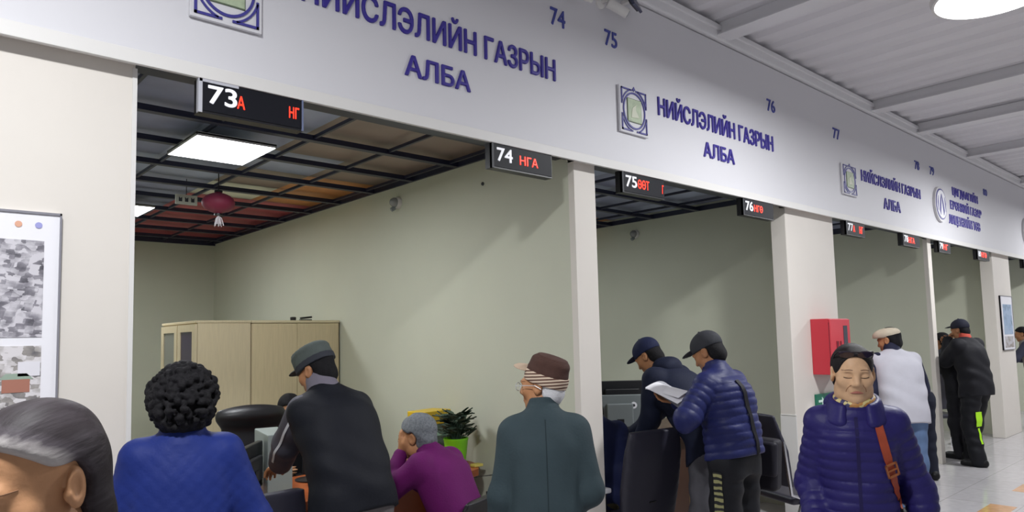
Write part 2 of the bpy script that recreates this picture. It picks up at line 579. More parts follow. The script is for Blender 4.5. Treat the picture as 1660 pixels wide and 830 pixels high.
def hair_short(root, j, m, front=.072, ear=.022, thick=.010, res=.005, bumps=.002, nape=-.085, back=-.022, vol=(0, 0, 0)):
    """hair over the cranium: hairline falls from the forehead to the top of the ear, then runs straight down behind it"""
    S = Sdf(res)
    nz = wrinkle(bumps, 70, 70, 60, 3.0) if bumps else None
    S.ell((0, -.014, .036), (.072 + thick + vol[0], .092 + thick + vol[1], .080 + thick + vol[2]), None, 0, noise=nz)
    S.ell((0, -.050, -.035), (.064 + vol[0], .054 + vol[1], .062), None, .03, noise=nz)
    a = math.atan2(front - ear, .085)
    e1 = V(0, math.cos(a), math.sin(a)); e3 = V(0, -math.sin(a), math.cos(a))
    S.box(V(0, .0, ear) + e1 * .14 - e3 * .1, (.2, .14, .1), rotx(a), .006, .010, 's')
    S.box((0, .13 + back, ear - .15), (.2, .13, .15), None, .006, .010, 's')
    for x in (1, -1):
        S.ell((x * .086, -.012, -.008), (.030, .027, .040), None, .006, 's')
    S.cut((0, 0.2, -1), -nape, .008)
    return on_head(root, j, 'hair', S, m)

def face_line(root, bd, j, name, pts, r, m, rs=None):
    """thin line lying on the face (lashes, brows, lips): pts are (x, z) in the head's frame"""
    me = bd.data
    bvh = BV.get(('f', bd.name)) or BV.setdefault(('f', bd.name), BVHTree.FromPolygons([v.co[:] for v in me.vertices], [p.vertices[:] for p in me.polygons]))
    P = []
    Ri = Matrix([list(map(float, q)) for q in j.HR]); c_ = Vector(j.hc)
    for x, z in pts:
        o = c_ + Ri @ (Vector((x, .25, z)) * j.hs); d = Ri @ Vector((0, -1, 0))
        h_, n, _, _ = bvh.ray_cast(o, d, .4)
        if h_ is not None: P.append(h_)
    if len(P) < 2: return None
    return MB().tube(P, r, 6, True, rs).build(name, m, root, sm=60)

def ik(j, i, tgt, pole, l1=.285, l2=.25):
    """elbow and wrist for a hand that reaches tgt (person frame)"""
    s = j.s; a = j.sho[i]; d = np.array(tgt, float) - a; L = np.linalg.norm(d); l1, l2 = l1 * s, l2 * s
    L = min(L, (l1 + l2) * .995); u = d / np.linalg.norm(d)
    x = (l1 * l1 - l2 * l2 + L * L) / (2 * L); h_ = math.sqrt(max(l1 * l1 - x * x, 0))
    p = np.array(pole, float); p = p - (p @ u) * u; p /= np.linalg.norm(p)
    j.elb[i] = a + u * x + p * h_; j.wri[i] = a + u * L

class Person:
    """root empty standing under the pelvis, head centre brought over (hx, hy)"""
    def __init__(s, j, hx, hy, rz, label, group=None):
        s.j = j; s.rz = rz
        R = rotz(rz); o = R @ j.hc
        s.loc = V(hx - o[0], hy - o[1], 0); s.R = R
        s.root = empty('person', tuple(s.loc), rz, label, 'person', group)
    def loc_(s, p): return s.R.T @ (np.array(p, float) - s.loc)
def cap(root, j, m, kind='baseball', visor_m=None, band_m=None, tilt=0, res=.0045, label=None):
    R = rotx(RAD(-tilt))
    nz = wrinkle(.0012, 50, 50, 40, 1.0)
    S = Sdf(res); Vz = Sdf(.0035)
    T = lambda *p: R @ np.array(p, float)
    band = None
    if kind == 'baseball':
        S.ell(T(0, -.012, .045), (.086, .106, .092), R, 0, noise=nz)
        S.cut(R @ V(0, .10, -1), -.022, .004)
        S.ell(T(0, -.012, .139), (.008, .008, .006), R, .004)
        Vz.ell(T(0, .098, .038), (.074, .085, .030), R, 0)
        Vz.ell(T(0, .098, .026), (.095, .11, .034), R, .003, 's')
        Vz.cut(R @ V(0, -1, 0), -.072, .004)
    elif kind == 'field':
        S.tube([T(0, -.012, .020), T(0, -.010, .060), T(0, -.008, .100), T(0, -.006, .116)], [.086, .088, .086, .074], [.105, .106, .102, .088], n=2.2, noise=nz)
        S.ell(T(0, -.008, .108), (.080, .096, .016), R, .02)
        Vz.ell(T(0, .090, .030), (.072, .070, .030), R, 0)
        Vz.ell(T(0, .092, .017), (.09, .095, .034), R, .003, 's')
        Vz.cut(R @ V(0, -1, 0), -.070, .004)
        band = Sdf(.004)
        band.tube([T(0, -.012, .020), T(0, -.011, .052)], [.0885, .0900], [.1075, .1085], n=2.2)
    elif kind == 'flat':
        S.ell(T(0, .005, .062), (.092, .118, .058), R, 0, noise=nz)
        S.ell(T(0, .055, .052), (.075, .075, .042), R, .03)
        S.cut(R @ V(0, .12, -1), -.026, .006)
        Vz.ell(T(0, .108, .034), (.066, .050, .022), R, 0)
        Vz.ell(T(0, .106, .022), (.085, .075, .026), R, .003, 's')
        Vz.cut(R @ V(0, -1, 0), -.075, .004)
    elif kind == 'brown':
        S.tube([T(0, -.012, .030), T(0, -.012, .075), T(0, -.014, .118), T(0, -.016, .134)], [.083, .084, .074, .056], [.101, .099, .087, .065], n=2.1, noise=nz)
        S.ell(T(0, -.014, .118), (.069, .082, .024), R, .03)
        Vz.ell(T(0, .100, .036), (.070, .066, .034), R, 0)
        Vz.ell(T(0, .098, .022), (.086, .09, .036), R, .003, 's')
        Vz.cut(R @ V(0, -1, 0), -.072, .004)
        band = Sdf(.004)
        band.tube([T(0, -.012, .012), T(0, -.012, .034), T(0, -.012, .062)], [.0845, .0875, .0872], [.1025, .1055, .1040], n=2.1)
    me = S.mesh('cap')
    o = on_head(root, j, 'cap', me, m)
    if label: o['label'] = label
    v = link('visor', Vz.mesh('visor'), visor_m or m, o)
    if band is not None and band_m is not None:
        link('hat_band', band.mesh('hat_band'), band_m, o)
    return o

def shoot(o, org, d):
    me = o.data
    if 'bvh' not in BV or BV['bvh'][0] != o.name:
        BV['bvh'] = (o.name, BVHTree.FromPolygons([v.co[:] for v in me.vertices], [p.vertices[:] for p in me.polygons]))
    return BV['bvh'][1].ray_cast(Vector(org), Vector(d).normalized())
BV = {}

def ribbon(name, pts, nrms, wd, th, m, parent=None, label=None):
    """flat strap along pts lying on a surface with normals nrms"""
    mb = MB(); bm = mb.bm; rings = []
    pts = [Vector(p) for p in pts]; nrms = [Vector(n).normalized() for n in nrms]
    for i, p in enumerate(pts):
        t = (pts[min(i + 1, len(pts) - 1)] - pts[max(0, i - 1)]).normalized()
        s_ = t.cross(nrms[i]).normalized()
        n = s_.cross(t)
        rings.append([bm.verts.new(p + s_ * wd * a / 2 + n * th * b) for a, b in ((-1, -.5), (1, -.5), (1, .5), (-1, .5))])
    for a, b in zip(rings, rings[1:]):
        for k in range(4):
            bm.faces.new((a[k], a[(k + 1) % 4], b[(k + 1) % 4], b[k]))
    bm.faces.new(rings[0][::-1]); bm.faces.new(rings[-1])
    return mb.build(name, m, parent, sm=40, label=label)

def on_surface(o, samples, d, lift=.004):
    P, N = [], []
    for q in samples:
        hit, n, _, _ = shoot(o, Vector(q) - Vector(d) * 1.0, d)
        if hit is not None:
            P.append(hit + n * lift); N.append(n)
    return P, N

def facing(x, y, turn):
    """yaw of someone at (x, y) whose back is to the photographer, turned by 'turn' degrees to the left"""
    return math.atan2(-x, y) + RAD(turn)

# ------------------------------------------------------------------ materials
M_fascia = mat('fascia paint', '#d3d2d6', .55, bump=.02, bscale=8)
M_column = mat('cream paint', '#d9d3cb', .6, var=.015, vscale=3, bump=.02, bscale=12)
M_booth = mat('booth paint', '#c4c6b4', .65, var=.02, vscale=2)
M_white = mat('white paint', '#d9d7d4', .5)
M_ceil = mat('ceiling sheet', '#dbd9dc', .55, var=.05, vscale=2, stretch=(1, .2, 1))
M_beam = mat('beam paint', '#dddcde', .5)
M_grid = mat('ceiling grid black', '#22253a', .4)
M_blue = mat('letter blue', '#35298c', .4)
M_ring = mat('emblem blue', '#3f3c8a', .4)
M_black = mat('black plastic', '#17171b', .4)
M_screen = mat('display black', '#15161d', .5, spec=.2)
M_digit = mat('display white', '#e9e9ee', .4, emit='#e9e9ee', estr=.25)
M_led = mat('display red', '#ff3a20', .4, emit='#ff2a16', estr=1.6)
M_chrome = mat('chrome', '#c8c8cc', .2, 1.0)
M_grey = mat('grey plastic', '#7f8788', .45)
M_dgrey = mat('dark grey plastic', '#34353b', .5)
M_wood = mat('orange brown laminate', '#a3542a', .35, var=.12, vscale=6, stretch=(1, 8, 8))
M_beech = mat('pale beech laminate', '#cbbd9d', .45, var=.05, vscale=10, stretch=(8, 8, .6))
M_paper = mat('paper', '#e6e5ea', .7)
M_glow = mat('lamp diffuser', '#ffffff', .5, emit='#f4f8ff', estr=9.0)

def floor_mat():
    m = bpy.data.materials.new('floor tiles'); m.use_nodes = True
    nt = m.node_tree; b = nt.nodes['Principled BSDF']
    tc = nt.nodes.new('ShaderNodeTexCoord')
    br = nt.nodes.new('ShaderNodeTexBrick')
    br.offset = 0.0
    br.inputs['Scale'].default_value = 1.0
    br.inputs['Brick Width'].default_value = .6
    br.inputs['Row Height'].default_value = .6
    br.inputs['Mortar Size'].default_value = .004
    br.inputs['Color1'].default_value = lin('#c9c6c8')
    br.inputs['Color2'].default_value = lin('#c3c0c2')
    br.inputs['Mortar'].default_value = lin('#a8a5a5')
    n = nt.nodes.new('ShaderNodeTexNoise'); n.inputs['Scale'].default_value = 14; n.inputs['Detail'].default_value = 6
    mx = nt.nodes.new('ShaderNodeMix'); mx.data_type = 'RGBA'; mx.blend_type = 'MULTIPLY'
    mx.inputs['Factor'].default_value = .25
    nt.links.new(tc.outputs['Object'], br.inputs['Vector']); nt.links.new(tc.outputs['Object'], n.inputs['Vector'])
    nt.links.new(br.outputs[0], mx.inputs['A']); nt.links.new(n.outputs[0], mx.inputs['B'])
    nt.links.new(mx.outputs['Result'], b.inputs['Base Color'])
    b.inputs['Roughness'].default_value = .14
    return m
M_floor = floor_mat()
M_tile = mat('floor accent tile', '#c99a70', .15, var=.12, vscale=15)

# ------------------------------------------------------------------ structure
FZ, FT = 2.737, 3.95           # fascia underside and top
YF, YW = 2.93, 3.0             # fascia face, wall and column faces
BACK, GZ = 9.3, 2.94           # back wall of the booths, their ceiling grid
struct('floor', MB().lohi((-6, -7, -.1), (34, 9.6, 0)), M_floor)
tl = MB()
for i in range(-4, 24):
    tl.lohi((7.37 + 1.165 * i, 1.83, -.001), (7.37 + 1.165 * i + .43, 2.04, .0012))
struct('trim_1', tl, M_tile)
f_ = MB().lohi((-6, YF, FZ), (34, YF + .028, FT)).lohi((-6, YF + .028, FZ + .16), (34, YW + .10, FT))
struct('wall_front', f_, M_fascia)
struct('trim_2', MB().lohi((-6, YF - .035, FT + .012), (34, YW + .1, 4.045), .012).lohi((-6, YF - .05, 4.03), (34, YW + .1, 4.075), .008), M_beam)
struct('trim_3', MB().lohi((-6, YF - .006, FZ - .006), (34, YF + .012, FZ + .05), .002), M_white)
c = MB().lohi((-6, -7, 4.13), (34, 3.2, 4.2))
bm = c.bm
x = -6.0
while x < 34:                                   # trapezoidal sheet ribs running away from the fascia
    c.prism([(0, 0), (.05, -.035), (.13, -.035), (.18, 0)], -7, 3.1,
            Matrix.Translation((x, 0, 4.135)) @ Matrix(((1, 0, 0, 0), (0, 0, 1, 0), (0, 1, 0, 0), (0, 0, 0, 1))))
    x += .30
struct('ceiling', c, M_ceil)
for n_, bx_ in enumerate((-3.2, .9, 4.97, 8.0, 9.35, 11.25, 14.1, 17.0, 20.0, 23.5)):
    struct('trim_%d' % (4 + n_), MB().lohi((bx_ - .045, -7, 3.99), (bx_ + .045, 2.9, 4.11), .006)
           .lohi((bx_ - .09, -7, 3.985), (bx_ + .09, 2.9, 3.995)), M_beam)
for k_, (a_, b_) in enumerate(((-6, .745), (3.275, 3.474), (6.04, 7.015), (9.68, 9.81), (12.46, 13.385), (19.4, 20.3))):
    struct('trim_%d' % (40 + k_), MB().lohi((a_, YF + .028, FZ + .012), (b_, YW + .05, FZ + .16)), M_column)     # soffit over each column
struct('wall_left', MB().lohi((-6, YW, 0), (.745, YW + .14, FZ + .12)), M_column)
struct('trim_14', MB().lohi((.735, YW - .004, 0), (.752, YW + .14, FZ)), M_white)
struct('wall_back', MB().lohi((-1, BACK, 0), (34, BACK + .1, 3.3)), M_booth)
struct('wall_inner_left', MB().lohi((.45, YW + .14, 0), (.6, BACK, 3.1)), M_booth)
struct('wall_first', MB().lohi((3.275, YW, 0), (3.474, YW + .05, FZ + .12)).lohi((3.275, YW + .05, 0), (3.474, BACK, 3.1)), [M_column, M_booth])
for o in [bpy.data.objects['wall_first']]:
    for p in o.data.polygons:
        cc = p.center
        p.material_index = 1 if cc.y > YW + .1 else 0
struct('wall_second_column', MB().lohi((6.04, YW, 0), (7.015, YW + .142, FZ + .12), .006), M_column)
struct('trim_15', MB().lohi((6.034, YW - .004, .905), (6.05, YW + .14, .915)).lohi((6.034, YW - .004, 0), (6.046, YW + .142, .90), .002), M_white)
struct('wall_second', MB().lohi((6.5, YW + .142, 0), (6.62, BACK, 3.1)), M_booth)
struct('wall_third', MB().lohi((9.68, YW, 0), (9.81, YW + .05, FZ + .12)).lohi((9.68, YW + .05, 0), (9.81, BACK, 3.1)), [M_column, M_booth])
for p in bpy.data.objects['wall_third'].data.polygons:
    p.material_index = 1 if p.center.y > YW + .1 else 0
struct('wall_fourth_column', MB().lohi((12.46, YW, 0), (13.385, YW + .165, FZ + .12), .006), M_column)
struct('wall_fourth', MB().lohi((12.86, YW + .165, 0), (12.98, BACK, 3.1)), M_booth)
struct('wall_fifth', MB().lohi((16.6, YW, 0), (16.75, BACK, 3.1)), M_booth)
struct('wall_sixth_column', MB().lohi((19.4, YW, 0), (20.3, YW + .3, FZ + .12)), M_column)
struct('wall_end', MB().lohi((33.9, -7, 0), (34, BACK, 4.2)), M_column)

# suspended ceilings of the booths: open black grid below coloured boards
M_deck = [mat('deck blue grey', '#a9b3ca', .5, var=.1, vscale=3), mat('deck brown grey', '#97887c', .5, var=.08, vscale=3),
          mat('deck orange', '#cf8f56', .5, var=.1, vscale=4), mat('deck red', '#b8565c', .5, var=.1, vscale=4),
          mat('deck dark blue', '#8d93ac', .5, var=.1, vscale=3), mat('deck pale', '#dcdcca', .5)]
def booth_ceiling(n_, x0, x1, xs, style):
    g = MB()
    y = 3.58
    while y < BACK:
        g.lohi((x0, y - .026, GZ), (x1, y + .026, GZ + .035)); y += .6
    for xx in xs:
        g.lohi((xx - .009, 3.1, GZ + .012), (xx + .009, BACK, GZ + .034))
    g.lohi((x0, 3.1, GZ - .01), (x0 + .02, BACK, GZ + .05)).lohi((x1 - .02, 3.1, GZ), (x1, BACK, GZ + .05))
    g.lohi((x0, BACK - .03, GZ - .02), (x1, BACK, GZ + .05)).lohi((x0, YF + .03, FZ + .018), (x1, YF + .09, FZ + .16)).lohi((x0, 3.09, FZ + .05), (x1, 3.16, GZ + .05))
    struct('trim_%d' % (20 + n_), g, M_grid)
    d = MB(); cells = []
    ex = [x0] + list(xs) + [x1]; ey = [3.05] + [3.58 + .6 * k for k in range(10)] + [BACK]
    for a, b in zip(ex, ex[1:]):
        for p, q in zip(ey, ey[1:]):
            d.lohi((a, p, GZ + .075), (b, q, GZ + .09)); cells.append(((a + b) / 2, (p + q) / 2))
    o = struct('ceiling.%03d' % (n_ + 1), d, M_deck)
    for k, (cx_, cy_) in enumerate(cells):
        mi = style(cx_, cy_, k)
        for p in o.data.polygons[k * 6:k * 6 + 6]: p.material_index = mi
def style1(x, y, k):  # bluish boards on the left: lamp glow put into the board colour
    u, v = x / 1.06, y / 1.06
    if v > 6.4: return 3 if u > 2.0 else 4
    if v > 5.9: return (2 if u > 2.7 else 3) if u > 2.45 else (5 if u > 1.95 else 4)
    if v > 5.25: return 2 if u > 2.4 else (1 if u > 2.0 else 0)
    if v > 4.5: return (1 if u > 2.5 else 0) if u > 1.9 else (0 if u > 1.2 else 4)
    return 1 if u > 1.95 else (0 if u > 1.2 else 4)
booth_ceiling(0, .6, 3.275, [.95, 1.5, 2.09, 2.65, 3.18], style1)
booth_ceiling(1, 3.474, 6.5, [3.95, 4.59, 5.1, 5.58, 6.1], lambda x, y, k: 2 if (y > 5.2 and x > 6.0) else (4 if k % 3 else 0))
booth_ceiling(2, 6.62, 9.68, [7.1, 7.7, 8.3, 8.9, 9.4], lambda x, y, k: 4)
booth_ceiling(3, 9.81, 12.86, [10.3, 10.9, 11.5, 12.1, 12.6], lambda x, y, k: 4)
booth_ceiling(4, 12.98, 16.6, [13.5, 14.1, 14.7, 15.3, 15.9], lambda x, y, k: 4)
booth_ceiling(5, 16.75, 25, [17.5, 18.5, 19.5, 20.5, 21.5, 22.5, 23.5], lambda x, y, k: 4)

# ------------------------------------------------------------------ lamps
def area(name, loc, sx, sy, power, parent, shape='RECTANGLE', col=(1, 1, 1), spread=180):
    l = bpy.data.lights.new(name, 'AREA'); l.shape = shape; l.size = sx; l.size_y = sy; l.energy = power; l.color = col
    l.spread = RAD(spread)
    o = bpy.data.objects.new(name, l); COL.objects.link(o); o.parent = parent; o.location = loc
    return o
def hall_lamp(x, y, z, label):
    t = empty('pendant_lamp', (x, y, z), 0, label, 'lamp', 'round pendant lamps of the hall')
    MB().lathe([(0, 0), (.30, 0), (.305, .004), (0, .004)], 48).build('diffuser', M_glow, t, sm=40)
    MB().lathe([(.31, -.006), (.325, -.004), (.335, .03), (.29, .075), (.12, .10), (.06, .16), (0, .165), (0, .10), (.28, .06), (.312, .03), (.31, -.006)], 48).build('lamp_shade', M_white, t, sm=50)
    MB().tube([(0, 0, .15), (0, 0, 4.12 - z)], .008).build('rod', M_white, t)
    area('bulb', (0, 0, -.012), .30, .30, HALL_LAMP, t, 'DISK', (.97, .985, 1.0))
LX, LY, LZ = 4.93, 1.07, 3.62
hall_lamp(LX, LY, LZ, 'round bright pendant lamp hanging from the ceiling at the top right corner')
for k in (-1, 1, 2, 3):
    hall_lamp(LX + 5.0 * k, LY, LZ, 'round pendant lamp further along the hall row, outside the view')
def booth_lamp(x, y, label, wx=.49, wy=.56, z=2.885):
    t = empty('panel_lamp', (x, y, z), 0, label, 'lamp', 'square panel lamps of the booths')
    MB().lohi((-wx / 2 + .004, -wy / 2 + .004, -.002), (wx / 2 - .004, wy / 2 - .004, .01)).build('diffuser', M_glow, t)
    MB().lohi((-wx / 2, -wy / 2, .008), (wx / 2, wy / 2, .018)).lohi((-wx / 2, -wy / 2, -.004), (wx / 2, -wy / 2 + .004, .02)).lohi((-wx / 2, wy / 2 - .004, -.004), (wx / 2, wy / 2, .02)) \
        .lohi((-wx / 2, -wy / 2, -.004), (-wx / 2 + .004, wy / 2, .02)).lohi((wx / 2 - .004, -wy / 2, -.004), (wx / 2, wy / 2, .02)).build('lamp_frame', M_white, t)
    area('bulb', (0, 0, -.008), wx - .03, wy - .03, BOOTH_LAMP, t, col=(.96, .98, 1.0))
booth_lamp(1.64, 4.55, 'lit square ceiling panel, the nearer one in the first booth')
booth_lamp(1.62, 7.05, 'lit square ceiling panel, the further one half hidden by the left wall')
for bx_ in (4.9, 8.0, 11.2, 14.6):
    booth_lamp(bx_ - .6, 5.6, 'square ceiling panel lamp hidden behind the front board of a further booth')

# ------------------------------------------------------------------ lettering
def text_curve(s_):
    cu = bpy.data.curves.new('t', 'FONT'); cu.body = s_; cu.size = 1.0
    o = bpy.data.objects.new('t', cu); COL.objects.link(o)
    bpy.context.view_layer.update()
    dg = bpy.context.evaluated_depsgraph_get()
    c_ = o.evaluated_get(dg).to_curve(dg)
    polys = []
    for sp in c_.splines:
        P = sp.bezier_points; out = []
        for i in range(len(P)):
            p, q = P[i], P[(i + 1) % len(P)]
            b0, b1, b2, b3 = [np.array(v[:2]) for v in (p.co, p.handle_right, q.handle_left, q.co)]
            straight = abs(np.cross(b1 - b0, b3 - b0)) + abs(np.cross(b2 - b0, b3 - b0)) < 1e-6
            for t in ([0.0] if straight else [k / 7 for k in range(7)]):
                out.append((1 - t) ** 3 * b0 + 3 * t * (1 - t) ** 2 * b1 + 3 * t * t * (1 - t) * b2 + t ** 3 * b3)
        polys.append(np.array(out))
    bpy.data.objects.remove(o); bpy.data.curves.remove(cu)
    return polys
GLY = {}
def glyph(ch, bold):
    """solid letter from its outline (overlapping strokes merged, edges moved out by 'bold')"""
    if (ch, bold) in GLY: return GLY[(ch, bold)]
    A, B = [], []
    for P in text_curve(ch):
        for i in range(len(P)):
            p, q = P[i], P[(i + 1) % len(P)]
            n = max(1, int(np.linalg.norm(q - p) / .03))
            for k in range(n):
                A.append(p + (q - p) * k / n); B.append(p + (q - p) * (k + 1) / n)
    A, B = np.array(A), np.array(B)
    def winding(X, Y):
        w_ = np.zeros(X.shape, int)
        for a_, b_ in zip(A, B):
            up_ = (a_[1] <= Y) & (b_[1] > Y); dn_ = (a_[1] > Y) & (b_[1] <= Y)
            cr_ = (b_[0] - a_[0]) * (Y - a_[1]) - (X - a_[0]) * (b_[1] - a_[1])
            w_ += (up_ & (cr_ > 0)).astype(int) - (dn_ & (cr_ < 0)).astype(int)
        return w_
    M_ = (A + B) / 2; D_ = B - A; N_ = np.stack([-D_[:, 1], D_[:, 0]], 1) / (np.linalg.norm(D_, axis=1)[:, None] + 1e-9) * .002
    l_, r_ = M_ + N_, M_ - N_
    edge = (winding(l_[:, 0], l_[:, 1]) != 0) != (winding(r_[:, 0], r_[:, 1]) != 0)
    h = .016
    lo = np.concatenate([A, B]).min(0) - .08; hi = np.concatenate([A, B]).max(0) + .08
    X, Y = np.meshgrid(np.arange(lo[0], hi[0], h), np.arange(lo[1], hi[1], h), indexing='ij')
    d = np.full(X.shape, 9.0)
    for a_, b_ in zip(A[edge], B[edge]):
        ab = b_ - a_; t = np.clip(((X - a_[0]) * ab[0] + (Y - a_[1]) * ab[1]) / (ab @ ab + 1e-12), 0, 1)
        d = np.minimum(d, np.hypot(X - a_[0] - t * ab[0], Y - a_[1] - t * ab[1]))
    d = np.where(winding(X, Y) != 0, -d, d) - bold
    z = (np.arange(7) - 3) * h
    g = np.maximum(d[:, :, None], np.abs(z)[None, None, :] - 1.9 * h).astype(np.float32)
    me = nets('t', g, np.array([lo[0], lo[1], -3 * h]), h)
    co = np.empty(len(me.vertices) * 3, np.float32); me.vertices.foreach_get('co', co); co = co.reshape(-1, 3)
    co[:, 2] = np.clip(co[:, 2] / (3.8 * h), -.5, .5)
    q = np.empty(len(me.loops), np.int32); me.loops.foreach_get('vertex_index', q)
    bpy.data.meshes.remove(me)
    GLY[(ch, bold)] = (co, q.reshape(-1, 4), A[:, 0].max())
    return GLY[(ch, bold)]
def text_mesh(s_, bold=.012):
    cos, qs, n = [], [], 0
    for i, ch in enumerate(s_):
        if ch == ' ': continue
        co, q, right = glyph(ch, bold)
        end = max(p[:, 0].max() for p in text_curve(s_[:i + 1]))
        c2 = co.copy(); c2[:, 0] += end - right
        cos.append(c2); qs.append(q + n); n += len(c2)
    co = np.concatenate(cos); q = np.concatenate(qs)
    me = bpy.data.meshes.new('t')
    me.vertices.add(len(co)); me.vertices.foreach_set('co', co.astype(np.float32).ravel())
    me.loops.add(len(q) * 4); me.loops.foreach_set('vertex_index', q.astype(np.int32).ravel())
    me.polygons.add(len(q)); me.polygons.foreach_set('loop_start', np.arange(0, len(q) * 4, 4, dtype=np.int32))
    me.polygons.foreach_set('loop_total', np.full(len(q), 4, np.int32))
    me.update(calc_edges=True)
    return me
_m = text_mesh('Н', 0.0)
_cap = max(v.co.y for v in _m.vertices)
def text(name, s_, x0, x1, z0, h_, y, m, parent=None, depth=.02, bold=.012, org=(0, 0, 0)):
    """upright lettering facing the hall: spans x0..x1, cap height h_, foot at z0, front at y"""
    if ' ' in s_:                                # one part for each word
        wid = []
        for wd in (s_, s_.split(' ')[0], s_.split(' ')[1]):
            q = text_mesh(wd, bold); xs = [v.co.x for v in q.vertices]; wid.append(max(xs) - min(xs)); bpy.data.meshes.remove(q)
        k = (x1 - x0) / wid[0]; a, b = s_.split(' ')
        text(name, a, x0, x0 + wid[1] * k, z0, h_, y, m, parent, depth, bold, org)
        return text(name, b, x1 - wid[2] * k, x1, z0, h_, y, m, parent, depth, bold, org)
    me = text_mesh(s_, bold)
    co = np.empty(len(me.vertices) * 3, np.float32); me.vertices.foreach_get('co', co); co = co.reshape(-1, 3)
    a, b = co[:, 0].min(), co[:, 0].max()
    X = x0 + (co[:, 0] - a) / (b - a) * (x1 - x0)
    Z = z0 + co[:, 1] / _cap * h_
    Y = y + depth / 2 - co[:, 2] * depth
    out = np.stack([X - org[0], Y - org[1], Z - org[2]], 1).astype(np.float32)
    me.vertices.foreach_set('co', out.ravel()); me.update(); me.name = name
    return link(name, me, m, parent)

def lettering(lines, label, cat='sign lettering', group=None):
    x0 = lines[0][1]; z0 = lines[-1][3]
    t = empty('wall_lettering', (x0, YF, z0), 0, label, cat, group)
    for s_, a, b, z, h_ in lines:
        text('word', s_, a, b, z, h_, YF - .012, M_blue, t, .024, .020, (x0, YF, z0))
G = 'blue office name lettering on the fascia'
lettering([('НИЙСЛЭЛИЙН ГАЗРЫН', 1.405, 3.057, 3.200, .128), ('АЛБА', 1.962, 2.386, 2.983, .106)], 'large blue two line lettering on the white fascia above booths 73 and 74', 'lettering', G)
lettering([('НИЙСЛЭЛИЙН ГАЗРЫН', 4.095, 5.745, 3.197, .128), ('АЛБА', 4.655, 5.095, 2.985, .113)], 'blue two line lettering on the fascia above booths 75 and 76', 'lettering', G)
lettering([('НИЙСЛЭЛИЙН ГАЗРЫН', 7.60, 9.32, 3.192, .112), ('АЛБА', 8.16, 8.64, 2.955, .118)], 'blue two line lettering on the fascia above booths 77 and 78', 'lettering', G)
lettering([('ЦАГДААГИЙН', 10.55, 11.66, 3.392, .105), ('ЕРӨНХИЙ ГАЗАР', 10.43, 11.79, 3.195, .112), ('ЛИЦЕНЗИЙН ТӨВ', 10.34, 11.68, 2.995, .118)],
          'blue three line lettering on the fascia beside the round emblem', 'lettering', G)
def number(s_, x0, x1, z0, h_, label):
    o = text('booth_number', s_, x0, x1, z0, h_, YF - .008, mat('number blue', '#3b4494', .4), None, .016, .012, (x0, YF, z0))
    o.location = (x0, YF, z0)
    tag(o, label, 'number', 'small blue booth numbers high on the fascia')
number('74', 3.03, 3.16, 3.557, .115, 'small blue number 74 on the fascia beside the security cameras')
number('75', 3.538, 3.665, 3.562, .112, 'small blue number 75 on the fascia below the dark floodlight')
number('76', 5.68, 5.82, 3.55, .11, 'small blue number 76 above the second office name')
number('77', 6.976, 7.13, 3.535, .11, 'small blue number 77 between the second and third office names')
number('78', 9.21, 9.36, 3.548, .108, 'small blue number 78 at the end of the third office name')
number('79', 9.73, 9.885, 3.555, .108, 'small blue number 79 above the round emblem')
number('80', 11.98, 12.17, 3.562, .1, 'small blue number 80 past the three line lettering')

